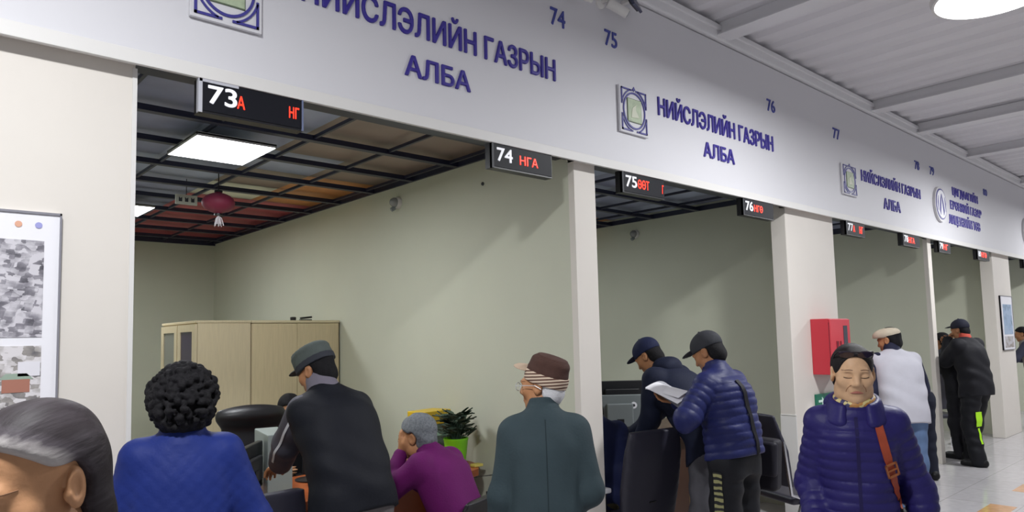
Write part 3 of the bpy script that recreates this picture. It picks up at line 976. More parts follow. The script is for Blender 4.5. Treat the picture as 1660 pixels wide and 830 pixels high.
# emblems
M_eg = mat('emblem green', '#a9b79a', .5, var=.15, vscale=25)
M_edge = mat('emblem edge', '#c9c7c9', .4)
def rot_front():
    return Matrix(((1, 0, 0, 0), (0, 0, 1, 0), (0, 1, 0, 0), (0, 0, 0, 1)))       # (x,y,z) -> (x,z,y): drawn upright
def emblem(xc, zc, wd, ht, label):
    t = empty('emblem_plaque', (xc, YF, zc), 0, label, 'emblem', 'square office emblems on the fascia')
    k = ht / .33
    MB().lohi((-wd / 2, -.022, -ht / 2), (wd / 2, -.004, ht / 2), .002).build('panel', M_fascia, t)
    a, b = wd * .45, ht * .455
    fl = lambda poly, nm, m, th=.006, y0=-.028: MB().prism(poly, y0, y0 + th, rot_front()).build(nm, m, t)
    def ring(r0, r1, nm):
        mb = MB(); n = 48
        for q in range(n):
            t0, t1 = 2 * math.pi * q / n, 2 * math.pi * (q + 1) / n
            mb.prism([(r0 * math.cos(t0) * a / b, r0 * math.sin(t0)), (r1 * math.cos(t0) * a / b, r1 * math.sin(t0)),
                      (r1 * math.cos(t1) * a / b, r1 * math.sin(t1)), (r0 * math.cos(t1) * a / b, r0 * math.sin(t1))], -.028, -.022, rot_front())
        return mb.build(nm, M_ring, t)
    ring(b * .80, b * .88, 'ring')
    for sx in (1, -1):
        for sz in (1, -1):
            mb = MB()                                           # corner piece: two straight bars and a concave arc
            th = b * .07
            P = lambda x, z: (sx * x, sz * z)
            mb.prism([P(a, b), P(a * .16, b), P(a * .16, b - th), P(a, b - th)], -.028, -.022, rot_front())
            mb.prism([P(a, b), P(a, b * .22), P(a - th, b * .22), P(a - th, b)], -.028, -.022, rot_front())
            R0, R1 = b * .965, b * 1.03
            for q in range(12):
                t0, t1 = [math.radians(16 + 58 * (q + i_) / 12) for i_ in (0, 1)]
                f = lambda r, t_: P(min(r * math.cos(t_) * a / b, a), min(r * math.sin(t_), b))
                mb.prism([f(R0, t0), f(R1, t0), f(R1, t1), f(R0, t1)], -.028, -.022, rot_front())
            mb.build('corner_piece', M_ring, t)
    MB().lohi((-a * .56, -.027, -b * .56), (a * .56, -.0225, b * .56)).build('centre_frame', mat('emblem olive', '#5d6a55', .5), t)
    MB().lohi((-a * .53, -.029, -b * .53), (a * .53, -.024, b * .53)).build('centre_plate', M_eg, t)
    fl([(-a * .3, -b * .35), (a * .32, -b * .3), (a * .05, b * .05), (a * .12, b * .32), (-a * .2, b * .1)], 'centre_mark', mat('emblem pale', '#c8cbb6', .5), .003, -.0315)
    fl([(-a * .12, b), (0, b * 1.16), (a * .12, b), (0, b * .93)], 'finial', M_ring)
emblem(1.067, 3.143, .297, .335, 'large square blue ring emblem cut by the top edge of the photo')
emblem(3.797, 3.155, .30, .32, 'square blue ring emblem left of the second office name')
emblem(7.262, 3.145, .33, .315, 'square blue ring emblem left of the third office name')
def round_emblem(xc, zc, r, label):
    t = empty('round_emblem', (xc, YF, zc), 0, label, 'emblem', 'round emblems on the fascia')
    F = rot_front() @ Matrix.Rotation(0, 4, 'X')
    disc = lambda r0, y0, y1, nm, m: MB().prism([(r0 * math.cos(2 * math.pi * q / 48), r0 * math.sin(2 * math.pi * q / 48)) for q in range(48)], y0, y1, rot_front()).build(nm, m, t)
    disc(r, -.03, -.002, 'panel', M_edge)
    disc(r * .88, -.033, -.029, 'blue_ring', M_ring)
    disc(r * .80, -.036, -.032, 'white_ring', M_paper)
    mb = MB()
    for sx in (1, -1):
        mb.prism([(0, r * .6), (sx * r * .20, r * .30), (sx * r * .42, -r * .35), (sx * r * .25, -r * .62), (sx * r * .14, -r * .1)], -.039, -.035, rot_front())
        mb.prism([(sx * r * .5, r * .45), (sx * r * .66, r * .1), (sx * r * .62, -r * .4), (sx * r * .55, -r * .1)], -.039, -.035, rot_front())
    mb.build('mark', M_ring, t)
round_emblem(9.985, 3.20, .225, 'round white and blue emblem left of the three line lettering')
round_emblem(14.27, 3.21, .23, 'round emblem at the far right edge of the photo')

# LED number displays hanging from the fascia edge
def display(x0, x1, num, reds, label, frame=False):
    z0, z1 = 2.590, 2.735
    t = empty('queue_display', ((x0 + x1) / 2, YF, z0), 0, label, 'display', 'LED queue displays along the fascia')
    org = ((x0 + x1) / 2, YF, z0)
    L = lambda a, b: ([a[i] - org[i] for i in range(3)], [b[i] - org[i] for i in range(3)])
    MB().lohi(*L((x0, YF + .004, z0), (x1, YF + .06, z1))).build('housing', M_black, t)
    MB().lohi(*L((x0 + .012, YF + .0005, z0 + .010), (x1 - .006, YF + .006, z1 - .008))).build('screen', M_screen, t)
    if frame:
        MB().lohi(*L((x0 - .004, YF - .003, z0), (x0 + .012, YF + .02, z1))).lohi(*L((x0, YF - .003, z1 - .016), (x0 + .16, YF + .02, z1))).build('bezel', mat('bezel grey', '#b9bac2', .35), t)
        MB().lohi(*L((x1 - .006, YF - .003, z0), (x1 + .002, YF + .02, z1))).build('bezel', mat('bezel blue', '#6a7390', .35), t)
    else:
        MB().lohi(*L((x0, YF - .001, z0), (x0 + .012, YF + .02, z1))).build('bezel', M_dgrey, t)
    text('digits', num, x0 + .035, x0 + .155, z0 + .045, .078, YF - .002, M_digit, t, .004, .02, org)
    for s_, a, b, z, h_ in reds:
        text('led_text', s_, x0 + a, x0 + b, z0 + z, h_, YF - .002, M_led, t, .004, .012, org)
display(.965, 1.415, '73', [('А', .155, .188, .045, .054), ('НГ', .385, .432, .050, .050)], 'grey rimmed LED display reading 73 in the first booth', True)
display(2.535, 3.010, '74', [('НГА', .21, .355, .045, .052)], 'black LED display reading 74 next to the first pillar')
display(3.672, 4.140, '75', [('ӨӨТ', .165, .29, .045, .06), ('Г', .44, .455, .04, .06)], 'black LED display reading 75 just past the first pillar')
display(5.206, 5.703, '76', [('НГӨ', .17, .31, .045, .055)], 'black LED display reading 76 next to the wide second column')
display(7.165, 7.618, '77', [('А', .16, .20, .04, .065), ('НГ', .31, .40, .035, .07)], 'black LED display reading 77 just past the wide column')
display(8.68, 9.213, '78', [('НГА', .17, .36, .04, .065)], 'black LED display reading 78 next to the thin third wall')
display(9.885, 10.33, '79', [('НГ', .17, .34, .04, .07)], 'black LED display reading 79 just past the thin third wall')
display(11.49, 12.06, '80', [('НГӨ', .18, .42, .04, .07)], 'black LED display reading 80 next to the far column')
display(14.0, 14.5, '81', [('НГ', .2, .4, .04, .07)], 'black LED display past the far column at the right edge')

# ------------------------------------------------------------------ things on the walls
def poster(x0, x1, z0, z1, photos, label, group=None, seed=0):
    t = empty('framed_poster', ((x0 + x1) / 2, YW, z0), 0, label, 'poster', group)
    cx_ = (x0 + x1) / 2
    q = lambda a, y0, b, y1, c_, d: MB().lohi((a - cx_, y0, c_ - z0), (b - cx_, y1, d - z0))
    q(x0, -.018, x1, -.001, z0, z1).build('board', M_paper, t)
    mf = mat('poster frame grey', '#83828a', .4)
    fr = MB()
    for a, b, c_, d in ((x0, x1, z1 - .008, z1), (x0, x1, z0, z0 + .008), (x0, x0 + .006, z0, z1), (x1 - .006, x1, z0, z1)):
        fr.lohi((a - cx_, -.024, c_ - z0), (b - cx_, -.001, d - z0))
    fr.build('frame', mf, t)
    for (a, b, c_, d, mm) in photos:
        q(a, -.0205, b, -.0175, c_, d).build('photograph', mm, t)
    return t
def town(name, dark, light, accent, sc_=26.0, seed=0.0):
    """a printed aerial view: blocks of roofs and streets"""
    m = bpy.data.materials.new(name); m.use_nodes = True; nt = m.node_tree; b = nt.nodes['Principled BSDF']
    tc = nt.nodes.new('ShaderNodeTexCoord'); mp = nt.nodes.new('ShaderNodeMapping')
    mp.inputs['Location'].default_value = (seed, 0, seed * .7); mp.inputs['Rotation'].default_value = (0, RAD(-8), 0)
    mp.inputs['Scale'].default_value = (1, 0, 1.5)
    vo = nt.nodes.new('ShaderNodeTexVoronoi'); vo.distance = 'CHEBYCHEV'; vo.inputs['Scale'].default_value = sc_
    no = nt.nodes.new('ShaderNodeTexNoise'); no.inputs['Scale'].default_value = sc_ * .35; no.inputs['Detail'].default_value = 6
    ad = nt.nodes.new('ShaderNodeMath'); ad.operation = 'MULTIPLY_ADD'; ad.inputs[1].default_value = .42
    cr = nt.nodes.new('ShaderNodeValToRGB')
    cr.color_ramp.elements[0].color = lin(dark); cr.color_ramp.elements[0].position = .38
    cr.color_ramp.elements[1].color = lin(light); cr.color_ramp.elements[1].position = .85
    e = cr.color_ramp.elements.new(.62); e.color = lin(accent)
    sx = nt.nodes.new('ShaderNodeSeparateColor')
    nt.links.new(tc.outputs['Object'], mp.inputs[0]); nt.links.new(mp.outputs[0], vo.inputs['Vector']); nt.links.new(mp.outputs[0], no.inputs['Vector'])
    nt.links.new(vo.outputs['Color'], sx.inputs[0]); nt.links.new(sx.outputs[0], ad.inputs[0]); nt.links.new(no.outputs[0], ad.inputs[2])
    nt.links.new(ad.outputs[0], cr.inputs[0]); nt.links.new(cr.outputs[0], b.inputs['Base Color'])
    b.inputs['Roughness'].default_value = .45
    return m
T1 = town('print grey town', '#4c4a52', '#c9c6cc', '#86838b', 44, 1.0)
T2 = town('print street', '#5c5a60', '#d4d0d2', '#98938f', 40, 4.0)
pw = poster(-.35, .507, 1.02, 2.130, [(-.28, .455, 1.685, 2.027, T1), (-.28, .455, 1.27, 1.655, T2)], 'white framed poster with grey aerial town photos on the left wall', 'framed posters on the walls')
mo = mat('logo orange', '#d9a48a', .5); mb_ = mat('logo blue', '#9a9bd0', .5)
for xx, mm in ((.377, mo), (.437, mb_)):
    MB().lathe([(0, 0), (.011, 0), (.011, .002), (0, .002)], 20).build('logo', mm, pw, (xx - .0785, -.0185, 2.082 - 1.02), (RAD(90), 0, 0))
# the printed red and green roofed house of the lower picture
MB().lohi((-.02, -.0222, 0), (.06, -.0207, .045)).build('printed_house', mat('print red', '#a5705f', .5), pw, (.285, 0, .475))
MB().prism([(-.03, .045), (.07, .045), (.05, .065), (-.01, .065)], -.0222, -.0207, rot_front()).build('printed_roof', mat('print green', '#94a596', .5), pw, (.285, 0, .475))
MB().lohi((0, -.0222, 0), (.065, -.0207, .05)).build('printed_house', mat('print white', '#dcdae0', .5), pw, (.309, 0, .53))
S1 = town('print blue sky town', '#7f93a8', '#a9bbd2', '#9fb4cf', 9, 2.0); S2 = town('print brown town', '#8c8078', '#c3c1c6', '#a59d98', 12, 6.0)
poster(12.66, 13.30, 1.285, 2.11, [(12.76, 13.24, 1.52, 1.98, S1), (12.76, 13.24, 1.32, 1.49, S2)], 'narrow framed poster with blue sky photo on the far column', 'framed posters on the walls')

t = empty('fire_hose_cabinet', (6.62, YW, 1.245), 0, 'red fire hose cabinet fixed to the wide second column', 'fire cabinet')
M_red = mat('fire red', '#c1323f', .35)
MB().lohi((-.21, -.165, 0), (.21, -.001, .505), .004).build('cabinet_body', M_red, t)
MB().lohi((-.205, -.182, .006), (.205, -.166, .499), .003).build('door', mat('fire red door', '#cf4550', .35), t)
MB().lohi((.06, -.186, .20), (.14, -.181, .44)).build('window', mat('fire window', '#3c3f4a', .15), t)
MB().lohi((.06, -.1875, .18), (.10, -.1855, .27)).lohi((.11, -.1875, .21), (.14, -.1855, .25)).build('pictogram', mat('fire pale', '#9a9aa2', .4), t)
MB().lohi((-.10, -.188, .20), (-.06, -.181, .30)).lohi((-.02, -.188, .19), (.0, -.181, .30)).build('handle', mat('fire dark red', '#7c2230', .35), t)
MB().lohi((-.21, -.170, .03), (-.205, -.165, .47)).build('hinge', mat('fire dark red', '#7c2230'), t)

t = empty('exit_sign', (6.62, YW, .935), 0, 'small green exit sign below the red cabinet, partly behind the woman', 'exit sign')
MB().lohi((-.21, -.02, 0), (.21, -.001, .13), .003).build('panel', mat('exit green', '#17664f', .35, emit='#17664f', estr=.1), t)
mb = MB()
mw = mat('exit white', '#d8efe4', .4)
mb.prism([(-.17, .075), (-.10, .075), (-.10, .10), (-.06, .065), (-.10, .03), (-.10, .055), (-.17, .055)], -.024, -.0195, rot_front())
mb.build('arrow', mw, t)
mb = MB()
mb.prism([(-.01, .045), (.02, .085), (.035, .08), (.015, .04)], -.024, -.0195, rot_front()).prism([(.005, .05), (.03, .02), (.045, .02), (.02, .058)], -.024, -.0195, rot_front())
mb.prism([(.0, .05), (-.025, .02), (-.012, .015), (.012, .045)], -.024, -.0195, rot_front()).prism([(.02, .085), (.05, .065), (.052, .075), (.03, .092)], -.024, -.0195, rot_front())
mb.prism([(.032 + .012 * math.cos(a * math.pi / 6), .105 + .012 * math.sin(a * math.pi / 6)) for a in range(12)], -.024, -.0195, rot_front())
mb.build('running_figure', mw, t)
MB().lohi((.09, -.024, .02), (.17, -.0195, .11)).build('doorway', mw, t)

def dome_camera(loc, ax, label, r=.05):
    t = empty('security_camera', loc, 0, label, 'camera', 'small dome cameras on the booth walls')
    R = Matrix.Rotation(RAD(-90), 4, 'Y') if ax == 'x' else Matrix.Rotation(RAD(90), 4, 'X')
    MB().lathe([(0, 0), (r, 0), (r, .02), (r * .9, .035), (0, .035)], 28, R).build('base', M_white, t, sm=40)
    MB().lathe([(r * .82, .035), (r * .78, .055), (r * .55, .075), (r * .2, .086), (0, .088)], 28, R).build('dome', mat('camera dome', '#8f9190', .2), t, sm=60)
    MB().tube([(-.04, .0, -.045), (-.07, .01, -.065)], .018, 14).build('lens', M_grey, t, sm=40)
dome_camera((3.275, 5.0, 2.80), 'x', 'white dome camera high on the side wall of the first booth')
dome_camera((6.5, 5.02, 2.80), 'x', 'white dome camera high on the side wall of the second booth')
t = empty('wall_sensor', (3.275, 3.894, 2.765), 0, 'tiny black sensor dot on the first side wall under display 74', 'sensor')
MB().lathe([(0, 0), (.013, 0), (.013, .006), (0, .008)], 16, Matrix.Rotation(RAD(-90), 4, 'Y')).build('cover', M_black, t)

def bullet(loc, d, label):
    t = empty('security_camera', loc, 0, label, 'camera', 'white cameras on the top of the fascia')
    MB().lathe([(0, 0), (.04, 0), (.04, .012), (.02, .03), (0, .03)], 24, Matrix.Rotation(RAD(90), 4, 'X')).build('base', M_white, t, sm=40)
    a = Vector((0, -.03, 0)); b = Vector((0, -.07, -.02)); e = b + Vector(d).normalized() * .15
    MB().tube([a, (0, -.06, 0), b], .012).build('arm', M_white, t, sm=40)
    MB().tube([b, b + (e - b) * .02, b + (e - b) * .98, e], .03, 20, True, [.026, .032, .032, .030]).build('camera_body', M_white, t, sm=40)
    MB().tube([e, e + Vector(d).normalized() * .004], .022, 18).build('lens', M_grey, t)
bullet((3.15, YF, 3.80), (.7, -.3, -.15), 'white bullet camera on the fascia above number 74')
bullet((3.50, YF, 3.83), (.5, -.3, -.3), 'white bullet camera on the fascia above number 75')
t = empty('floodlight', (3.74, YF, 3.88), 0, 'dark floodlight bracketed high on the fascia by the cameras', 'floodlight')
MB().bar((0, -.002, .02), (0, -.08, .02), .03, .02).build('bracket', M_white, t)
MB().box((0, -.10, 0), (.13, .02, .13), rotM(rotx(RAD(-25)) @ rotz(RAD(15))).to_matrix(), .004).build('lamp_head', mat('floodlight dark', '#3b4058', .35), t)
MB().box((0, -.082, .006), (.11, .02, .11), rotM(rotx(RAD(-25)) @ rotz(RAD(15))).to_matrix(), .004).build('heat_sink', M_dgrey, t)

# red paper lantern
t = empty('paper_lantern', (2.02, 5.66, 2.765), 0, 'dark red paper lantern with pale tassel hanging in the first booth', 'lantern')
prof = [(.02, .09)] + [(.122 * math.cos(a) * (1 + .03 * (k % 2)), .080 * math.sin(a)) for k, a in enumerate([math.radians(75 - 10 * q) for q in range(16)])] + [(.02, -.09)]
MB().lathe(prof, 36).build('shade', mat('lantern red', '#7d2440', .6), t, sm=50)
MB().lathe([(0, .10), (.03, .10), (.03, .085), (0, .085)], 20).lathe([(0, -.085), (.03, -.085), (.03, -.10), (0, -.10)], 20).build('ring', M_black, t)
MB().tube([(0, 0, .1), (0, 0, .255)], .004).build('cord', M_black, t)
mb = MB(); random.seed(3)
for k in range(16):
    a = k * 2.4; r = .012 + .03 * random.random()
    mb.tube([(0, 0, -.10), (r * .6 * math.cos(a), r * .6 * math.sin(a), -.125), (r * math.cos(a), r * math.sin(a), -.17 - .02 * random.random())], .003, 5)
mb.build('tassel', mat('tassel pale', '#d8d2d8', .6), t)
t = empty('ceiling_sign', (1.90, 6.05, 2.83), 0, 'small pale sign with three dark marks hung under the booth ceiling', 'sign')
MB().lohi((-.085, -.008, -.03), (.085, .008, .05)).build('panel', mat('sign pale', '#c5c8bc', .5), t)
for k in (-.048, 0, .048):
    MB().prism([(k - .013, -.008), (k + .013, -.008), (k + .013, .03), (k, .018), (k - .013, .03)], -.011, -.0075, rot_front()).build('mark', M_dgrey, t)
MB().tube([(0, 0, .03), (0, 0, .19)], .003).build('cord', M_black, t)

# ------------------------------------------------------------------ furniture
# cabinets in the first booth
CH = 1.848
t = empty('storage_cabinet', (2.885, 6.212, 0), 0, 'pale wooden two door cabinet against the side wall, right of the glass one', 'cabinet')
MB().lohi((-.45, -.19, .06), (.372, .2, CH - .022)).lohi((-.45, -.17, 0), (.372, .2, .06)).build('carcass', M_beech, t)
for a, b in ((-.448, -.041), (-.037, .370)):
    dr = MB().lohi((a, -.207, .065), (b, -.191, CH - .028), .002).build('door', mat('beech door', '#cdbd99', .45, var=.05, vscale=10, stretch=(8, 8, .6)), t)
    hx = b - .04 if a < -.2 else a + .04
    MB().tube([(hx, -.21, 1.0), (hx, -.225, 1.0), (hx, -.225, 1.12), (hx, -.21, 1.12)], .005).build('handle', M_chrome, dr)
MB().lohi((-.455, -.212, CH - .022), (.376, .2, CH), .002).build('top_board', mat('beech top', '#d3c6a4', .45), t)
t = empty('glass_cabinet', (2.199, 6.46, 0), 0, 'pale wooden cabinet with glass doors on its left face, beside the back wall', 'cabinet')
MB().lohi((-.21, -.45, .05), (.225, .45, CH - .02)).lohi((-.19, -.45, 0), (.225, .45, .05)).build('carcass', M_beech, t)
MB().lohi((-.225, -.455, CH - .02), (.228, .455, CH), .002).build('top_board', M_beech, t)
for a, b, gm in ((-.445, -.01, mat('cabinet glass dark', '#3a2d4a', .1)), (.01, .445, mat('cabinet glass grey', '#7f8078', .15))):
    d = MB()
    for p in ((a, a + .07, .06, CH - .03), (b - .07, b, .06, CH - .03), (a + .07, b - .07, CH - .09, CH - .03), (a + .07, b - .07, 1.40, 1.46), (a + .07, b - .07, .06, .14)):
        d.lohi((-.232, p[0], p[2]), (-.212, p[1], p[3]))
    d = d.build('door', M_beech, t)
    MB().lohi((-.225, a + .06, .12), (-.215, b - .06, CH - .08)).build('glass', gm, d)
    hy = b - .03 if a < -.2 else a + .03
    MB().tube([(-.232, hy, .95), (-.245, hy, .95), (-.245, hy, 1.05), (-.232, hy, 1.05)], .005).build('handle', M_chrome, d)
t = empty('stapler', (2.98, 6.12, CH), 0, 'small black stapler lying on top of the two door cabinet', 'stapler')
MB().lohi((-.055, -.02, 0), (.055, .02, .012), .003).build('base', M_black, t)
MB().box((.005, 0, .028), (.11, .03, .018), Matrix.Rotation(RAD(-6), 3, 'Y'), .004).build('arm', M_black, t)
tag(MB().lathe([(0, 0), (.025, 0), (.027, .03), (.02, .035), (0, .035)], 20).build('tape_roll', M_black, None, (2.86, 6.12, CH), sm=40), 'little black roll beside the stapler on the cabinet', 'tape roll')

DZ = .76
# long counter of the first booth
t = empty('service_counter', (2.0, 4.1, 0), 0, 'orange brown wooden service counter across the first booth', 'desk')
poly = [(-1.35, -.32), (.75, -.32), (.95, -.34), (1.12, -.28), (1.235, -.14), (1.27, 0), (1.27, .45), (-1.35, .45)]
MB().prism(poly, DZ - .045, DZ).build('worktop', M_wood, t)
MB().lohi((-1.3, -.12, .0), (.85, -.09, DZ - .05)).build('front_panel', mat('laminate panel', '#8f4520', .4, var=.1, vscale=5), t)
MB().prism([(-.25, .45), (-.05, .45), (.30, DZ - .05), (-.25, DZ - .05)], .80, .84, Matrix(((0, 0, 1, 0), (1, 0, 0, 0), (0, 1, 0, 0), (0, 0, 0, 1)))).build('side_support', mat('laminate grey', '#8d877e', .5), t)
for lx in (-1.25, .98): MB().lohi((lx - .03, .30, 0), (lx + .03, .40, DZ - .05)).build('leg', M_dgrey, t)

def pc_tower(x, y, z, rz, label, m, w_=.17, d_=.40, h_=.37):
    t = empty('computer_tower', (x, y, z), rz, label, 'computer')
    MB().lohi((-w_ / 2, -d_ / 2, .012), (w_ / 2, d_ / 2, h_), .005).build('case', m, t)
    for a in (-.06, .06):
        for b in (-.15, .15): MB().lohi((a - .012, b - .012, 0), (a + .012, b + .012, .013)).build('foot', M_black, t)
    MB().lohi((-w_ / 2 + .02, -d_ / 2 - .003, h_ * .55), (w_ / 2 - .02, -d_ / 2 + .001, h_ - .04)).build('port_panel', M_dgrey, t)
    MB().lathe([(0, 0), (.013, 0), (.013, .003), (0, .003)], 18, Matrix.Rotation(RAD(90), 4, 'X')).build('power_button', M_chrome, t, (w_ * .2, -d_ / 2, h_ - .03))
    return t
def monitor(x, y, z, rz, label, mb_m=M_black, w_=.50, h_=.31, lift=.10, sticker=False, front=True):
    """seen from behind when rz = 0"""
    t = empty('monitor', (x, y, z), rz, label, 'monitor')
    MB().lohi((-w_ / 2, -.015, lift), (w_ / 2, .02, lift + h_), .006).build('housing', mb_m, t)
    MB().lohi((-w_ / 2 + .012, .0195, lift + .015), (w_ / 2 - .012, .022, lift + h_ - .012)).build('screen', mat('screen glass', '#26303c', .15), t)
    MB().lohi((-w_ * .28, -.045, lift + .05), (w_ * .28, -.014, lift + h_ - .07), .01).build('rear_bulge', mb_m, t)
    MB().bar((0, -.04, lift + .12), (0, -.03, .012), .06, .02).build('stand', M_black, t)
    MB().lathe([(0, 0), (.11, 0), (.11, .008), (.03, .018), (0, .018)], 32).build('base', M_black, t, (0, -.01, 0), sm=40)
    if sticker:
        MB().lathe([(0, 0), (.028, 0), (.028, .002), (0, .002)], 28, Matrix.Rotation(RAD(90), 4, 'X')).build('round_sticker', M_paper, t, (w_ * .30, -.0155, lift + h_ * .72))
        MB().lathe([(0, 0), (.012, 0), (.012, .002), (0, .002)], 20, Matrix.Rotation(RAD(90), 4, 'X')).build('sticker_mark', M_dgrey, t, (w_ * .30, -.0175, lift + h_ * .72))
    return t
pc_tower(1.83, 4.19, DZ, RAD(-12), 'grey computer tower standing on the first counter between the two left customers', mat('tower grey', '#8b9492', .4), .14, .40, .36)
monitor(1.60, 3.98, DZ, RAD(50), 'black monitor turned edge on, left of the grey tower', M_black, .40, .26, .06)
monitor(2.16, 4.36, DZ, RAD(55), 'black monitor behind the grey tower, near the grey sleeve', M_black, .44, .30, .07)
t = empty('paper_stack', (1.58, 4.33, DZ), RAD(15), 'white paper stack and tray beside the blue jacket shoulder', 'paper')
MB().lohi((-.12, -.16, 0), (.12, .16, .23), .004).build('document_tray', mat('tray pale green', '#aebcb4', .4), t)
for k in range(4): MB().box((0, 0, .2325 + k * .004), (.21, .297, .003), .06 * k - .1).build('sheet', M_paper, t)
t = empty('small_dish', (1.80, 3.90, DZ), 0, 'small yellow dish on the counter in front of the grey tower', 'dish')
MB().lathe([(0, 0), (.025, 0), (.042, .018), (.039, .019), (.024, .004), (0, .004)], 28).build('bowl', mat('dish yellow', '#d9b83a', .35), t, sm=50)
MB().lathe([(0, .004), (.034, .015), (0, .017)], 20).build('contents', mat('dish inner', '#e8cf57', .5), t)

def office_chair(x, y, rz, label, back_m, seat_z=.46, bw=.46, bz=(.56, 1.06), group='office chairs of the booths', arms=True, arm_m=None, dome=False, lean=.05, taper=.8):
    """seat faces +Y in its own frame"""
    t = empty('office_chair', (x, y, 0), rz, label, 'chair', group)
    S = Sdf(.012); S.box((0, 0, seat_z), (.235, .235, .04), None, .035); link('seat', S.mesh('seat'), back_m, t)
    S = Sdf(.012)
    h_ = bz[1] - bz[0]
    S.tube([(0, -.22, bz[0]), (0, -.235 - lean * .3, bz[0] + h_ * .35), (0, -.25 - lean * .8, bz[0] + h_ * .75), (0, -.26 - lean, bz[1])],
           [bw * .46, bw * .5, bw * .5 * (taper + .12), bw * .5 * taper], [.03, .035, .033, .025], n=4)
    if dome: S.ell((0, -.275, bz[1] - .03), (bw * .40, .07, .07), None, .06)
    link('backrest', S.mesh('backrest'), back_m, t)
    MB().bar((0, -.10, seat_z - .05), (0, -.27, bz[0] + .12), .06, .02).build('back_bracket', M_black, t)
    if arms:
        for sx in (1, -1):
            a = MB().tube([(sx * .22, .10, seat_z), (sx * .29, .12, seat_z + .06), (sx * .30, .12, seat_z + .19)], .014).tube([(sx * .22, -.10, seat_z), (sx * .29, -.13, seat_z + .06), (sx * .30, -.15, seat_z + .19)], .014).bar((sx * .30, -.16, seat_z + .185), (sx * .30, .13, seat_z + .185), .03, .016).build('armrest', M_black, t, sm=50)
            MB().lohi((sx * .30 - .028, -.19, seat_z + .19), (sx * .30 + .028, .17, seat_z + .222), .01).build('arm_pad', arm_m or M_black, a)
    MB().tube([(0, 0, .10), (0, 0, seat_z - .03)], .028, 14).build('gas_column', M_chrome, t, sm=40)
    for k in range(5):
        a = k * 2 * math.pi / 5 + .3
        e = (.28 * math.cos(a), .28 * math.sin(a))
        l = MB().bar((0, 0, .11), (e[0], e[1], .075), .035, .03).build('base_leg', M_black, t)
        MB().lathe([(0, -.02), (.025, -.02), (.025, .02), (0, .02)], 16, Matrix.Translation((e[0], e[1], .026)) @ Matrix.Rotation(a, 4, 'Z') @ Matrix.Rotation(RAD(90), 4, 'X')).build('caster', M_black, l)
    return t
def visitor_chair(x, y, rz, label, back_m, bz=(.55, 1.05), bw=.46, group='visitor chairs with chrome legs'):
    t = empty('visitor_chair', (x, y, 0), rz, label, 'chair', group)
    S = Sdf(.012); S.box((0, 0, .45), (.225, .225, .03), None, .028); link('seat', S.mesh('seat'), back_m, t)
    S = Sdf(.012); S.tube([(0, -.22, bz[0]), (0, -.25, (bz[0] + bz[1]) / 2), (0, -.31, bz[1])], [bw * .5, bw * .5, bw * .38], [.025, .028, .02], n=3.5)
    link('backrest', S.mesh('backrest'), back_m, t)
    for sx in (1, -1):
        MB().tube([(sx * .23, .24, .44), (sx * .24, .30, .015)], .013).build('leg', M_chrome, t, sm=40)
        MB().tube([(sx * .23, -.15, .44), (sx * .24, -.33, .015)], .013).build('leg', M_chrome, t, sm=40)
        MB().tube([(sx * .22, -.05, .43), (sx * .235, -.24, .50), (sx * .215, -.27, bz[1] - .18)], .012).build('back_post', M_chrome, t, sm=40)
    return t
M_navy_v = mat('vinyl dark slate', '#2b2a36', .45, bump=.05, bscale=90)
M_black_v = mat('vinyl black', '#1c1b1f', .4, bump=.05, bscale=90)

# plant on the counter
t = empty('potted_plant', (3.06, 3.99, DZ), 0, 'bright green pot with a dark leafy plant at the end of the counter', 'plant')
M_pot = mat('pot lime', '#7ed321', .35)
MB().lathe([(0, 0), (.062, 0), (.085, .185), (.088, .19), (.088, .2), (.080, .2), (.078, .185), (.06, .01), (0, .01)], 40).build('pot', M_pot, t, sm=40)
MB().lathe([(0, .178), (.077, .178), (0, .182)], 30).build('soil', mat('soil', '#2e251f', .9), t)
random.seed(8)
M_leaf = mat('leaf dark', '#3c4f40', .45, var=.25, vscale=40)
for k in range(90):
    a = random.uniform(0, 6.283); rr = random.uniform(.01, .09); zz = random.uniform(.19, .37); up_ = random.uniform(.02, .055)
    p0 = Vector((rr * .3 * math.cos(a), rr * .3 * math.sin(a), .18)); p1 = Vector((rr * math.cos(a), rr * math.sin(a), zz))
    mb = MB(); bm = mb.bm
    d = Vector((math.cos(a), math.sin(a), random.uniform(-.2, .9))).normalized(); sdv = d.cross(Vector((0, 0, 1))).normalized(); L = random.uniform(.055, .095)
    nn = sdv.cross(d)
    g = [[bm.verts.new(p1 + d * L * u + sdv * (wv * sgn) + nn * (abs(sgn) * .006 + th)) for sgn in (-1, 0, 1)] for th in (0, .0015) for u, wv in ((0, .004), (.3, .028), (.65, .030), (1, .003))]
    for lay in (0, 4):
        for i in range(3):
            for q in range(2):
                bm.faces.new((g[lay + i][q], g[lay + i + 1][q], g[lay + i + 1][q + 1], g[lay + i][q + 1]))
    mb.tube([p0, (p0 + p1) / 2 + Vector((0, 0, .02)), p1], .0022, 5)
    mb.build('leaf', M_leaf, t)
tag(MB().lohi((-.035, -.03, 0), (.035, .03, .018), .004).build('sponge', mat('sponge yellow', '#e2d06c', .7), None, (3.17, 3.90, DZ)), 'little yellow pad beside the green pot', 'pad')
t = empty('storage_box', (3.08, 4.33, DZ), RAD(10), 'yellow box on a dark file stack behind the plant', 'box')
MB().lohi((-.13, -.09, .0), (.13, .09, .27), .003).build('lower_file_box', mat('file green grey', '#5d7068', .5), t)
MB().lohi((-.135, -.092, .272), (.135, .092, .37), .006).build('upper_box', mat('box yellow', '#d6b422', .4), t)
MB().lohi((-.10, -.093, .19), (.10, -.0895, .215)).build('label_strip', mat('label pale', '#a8d0c4', .4), t)

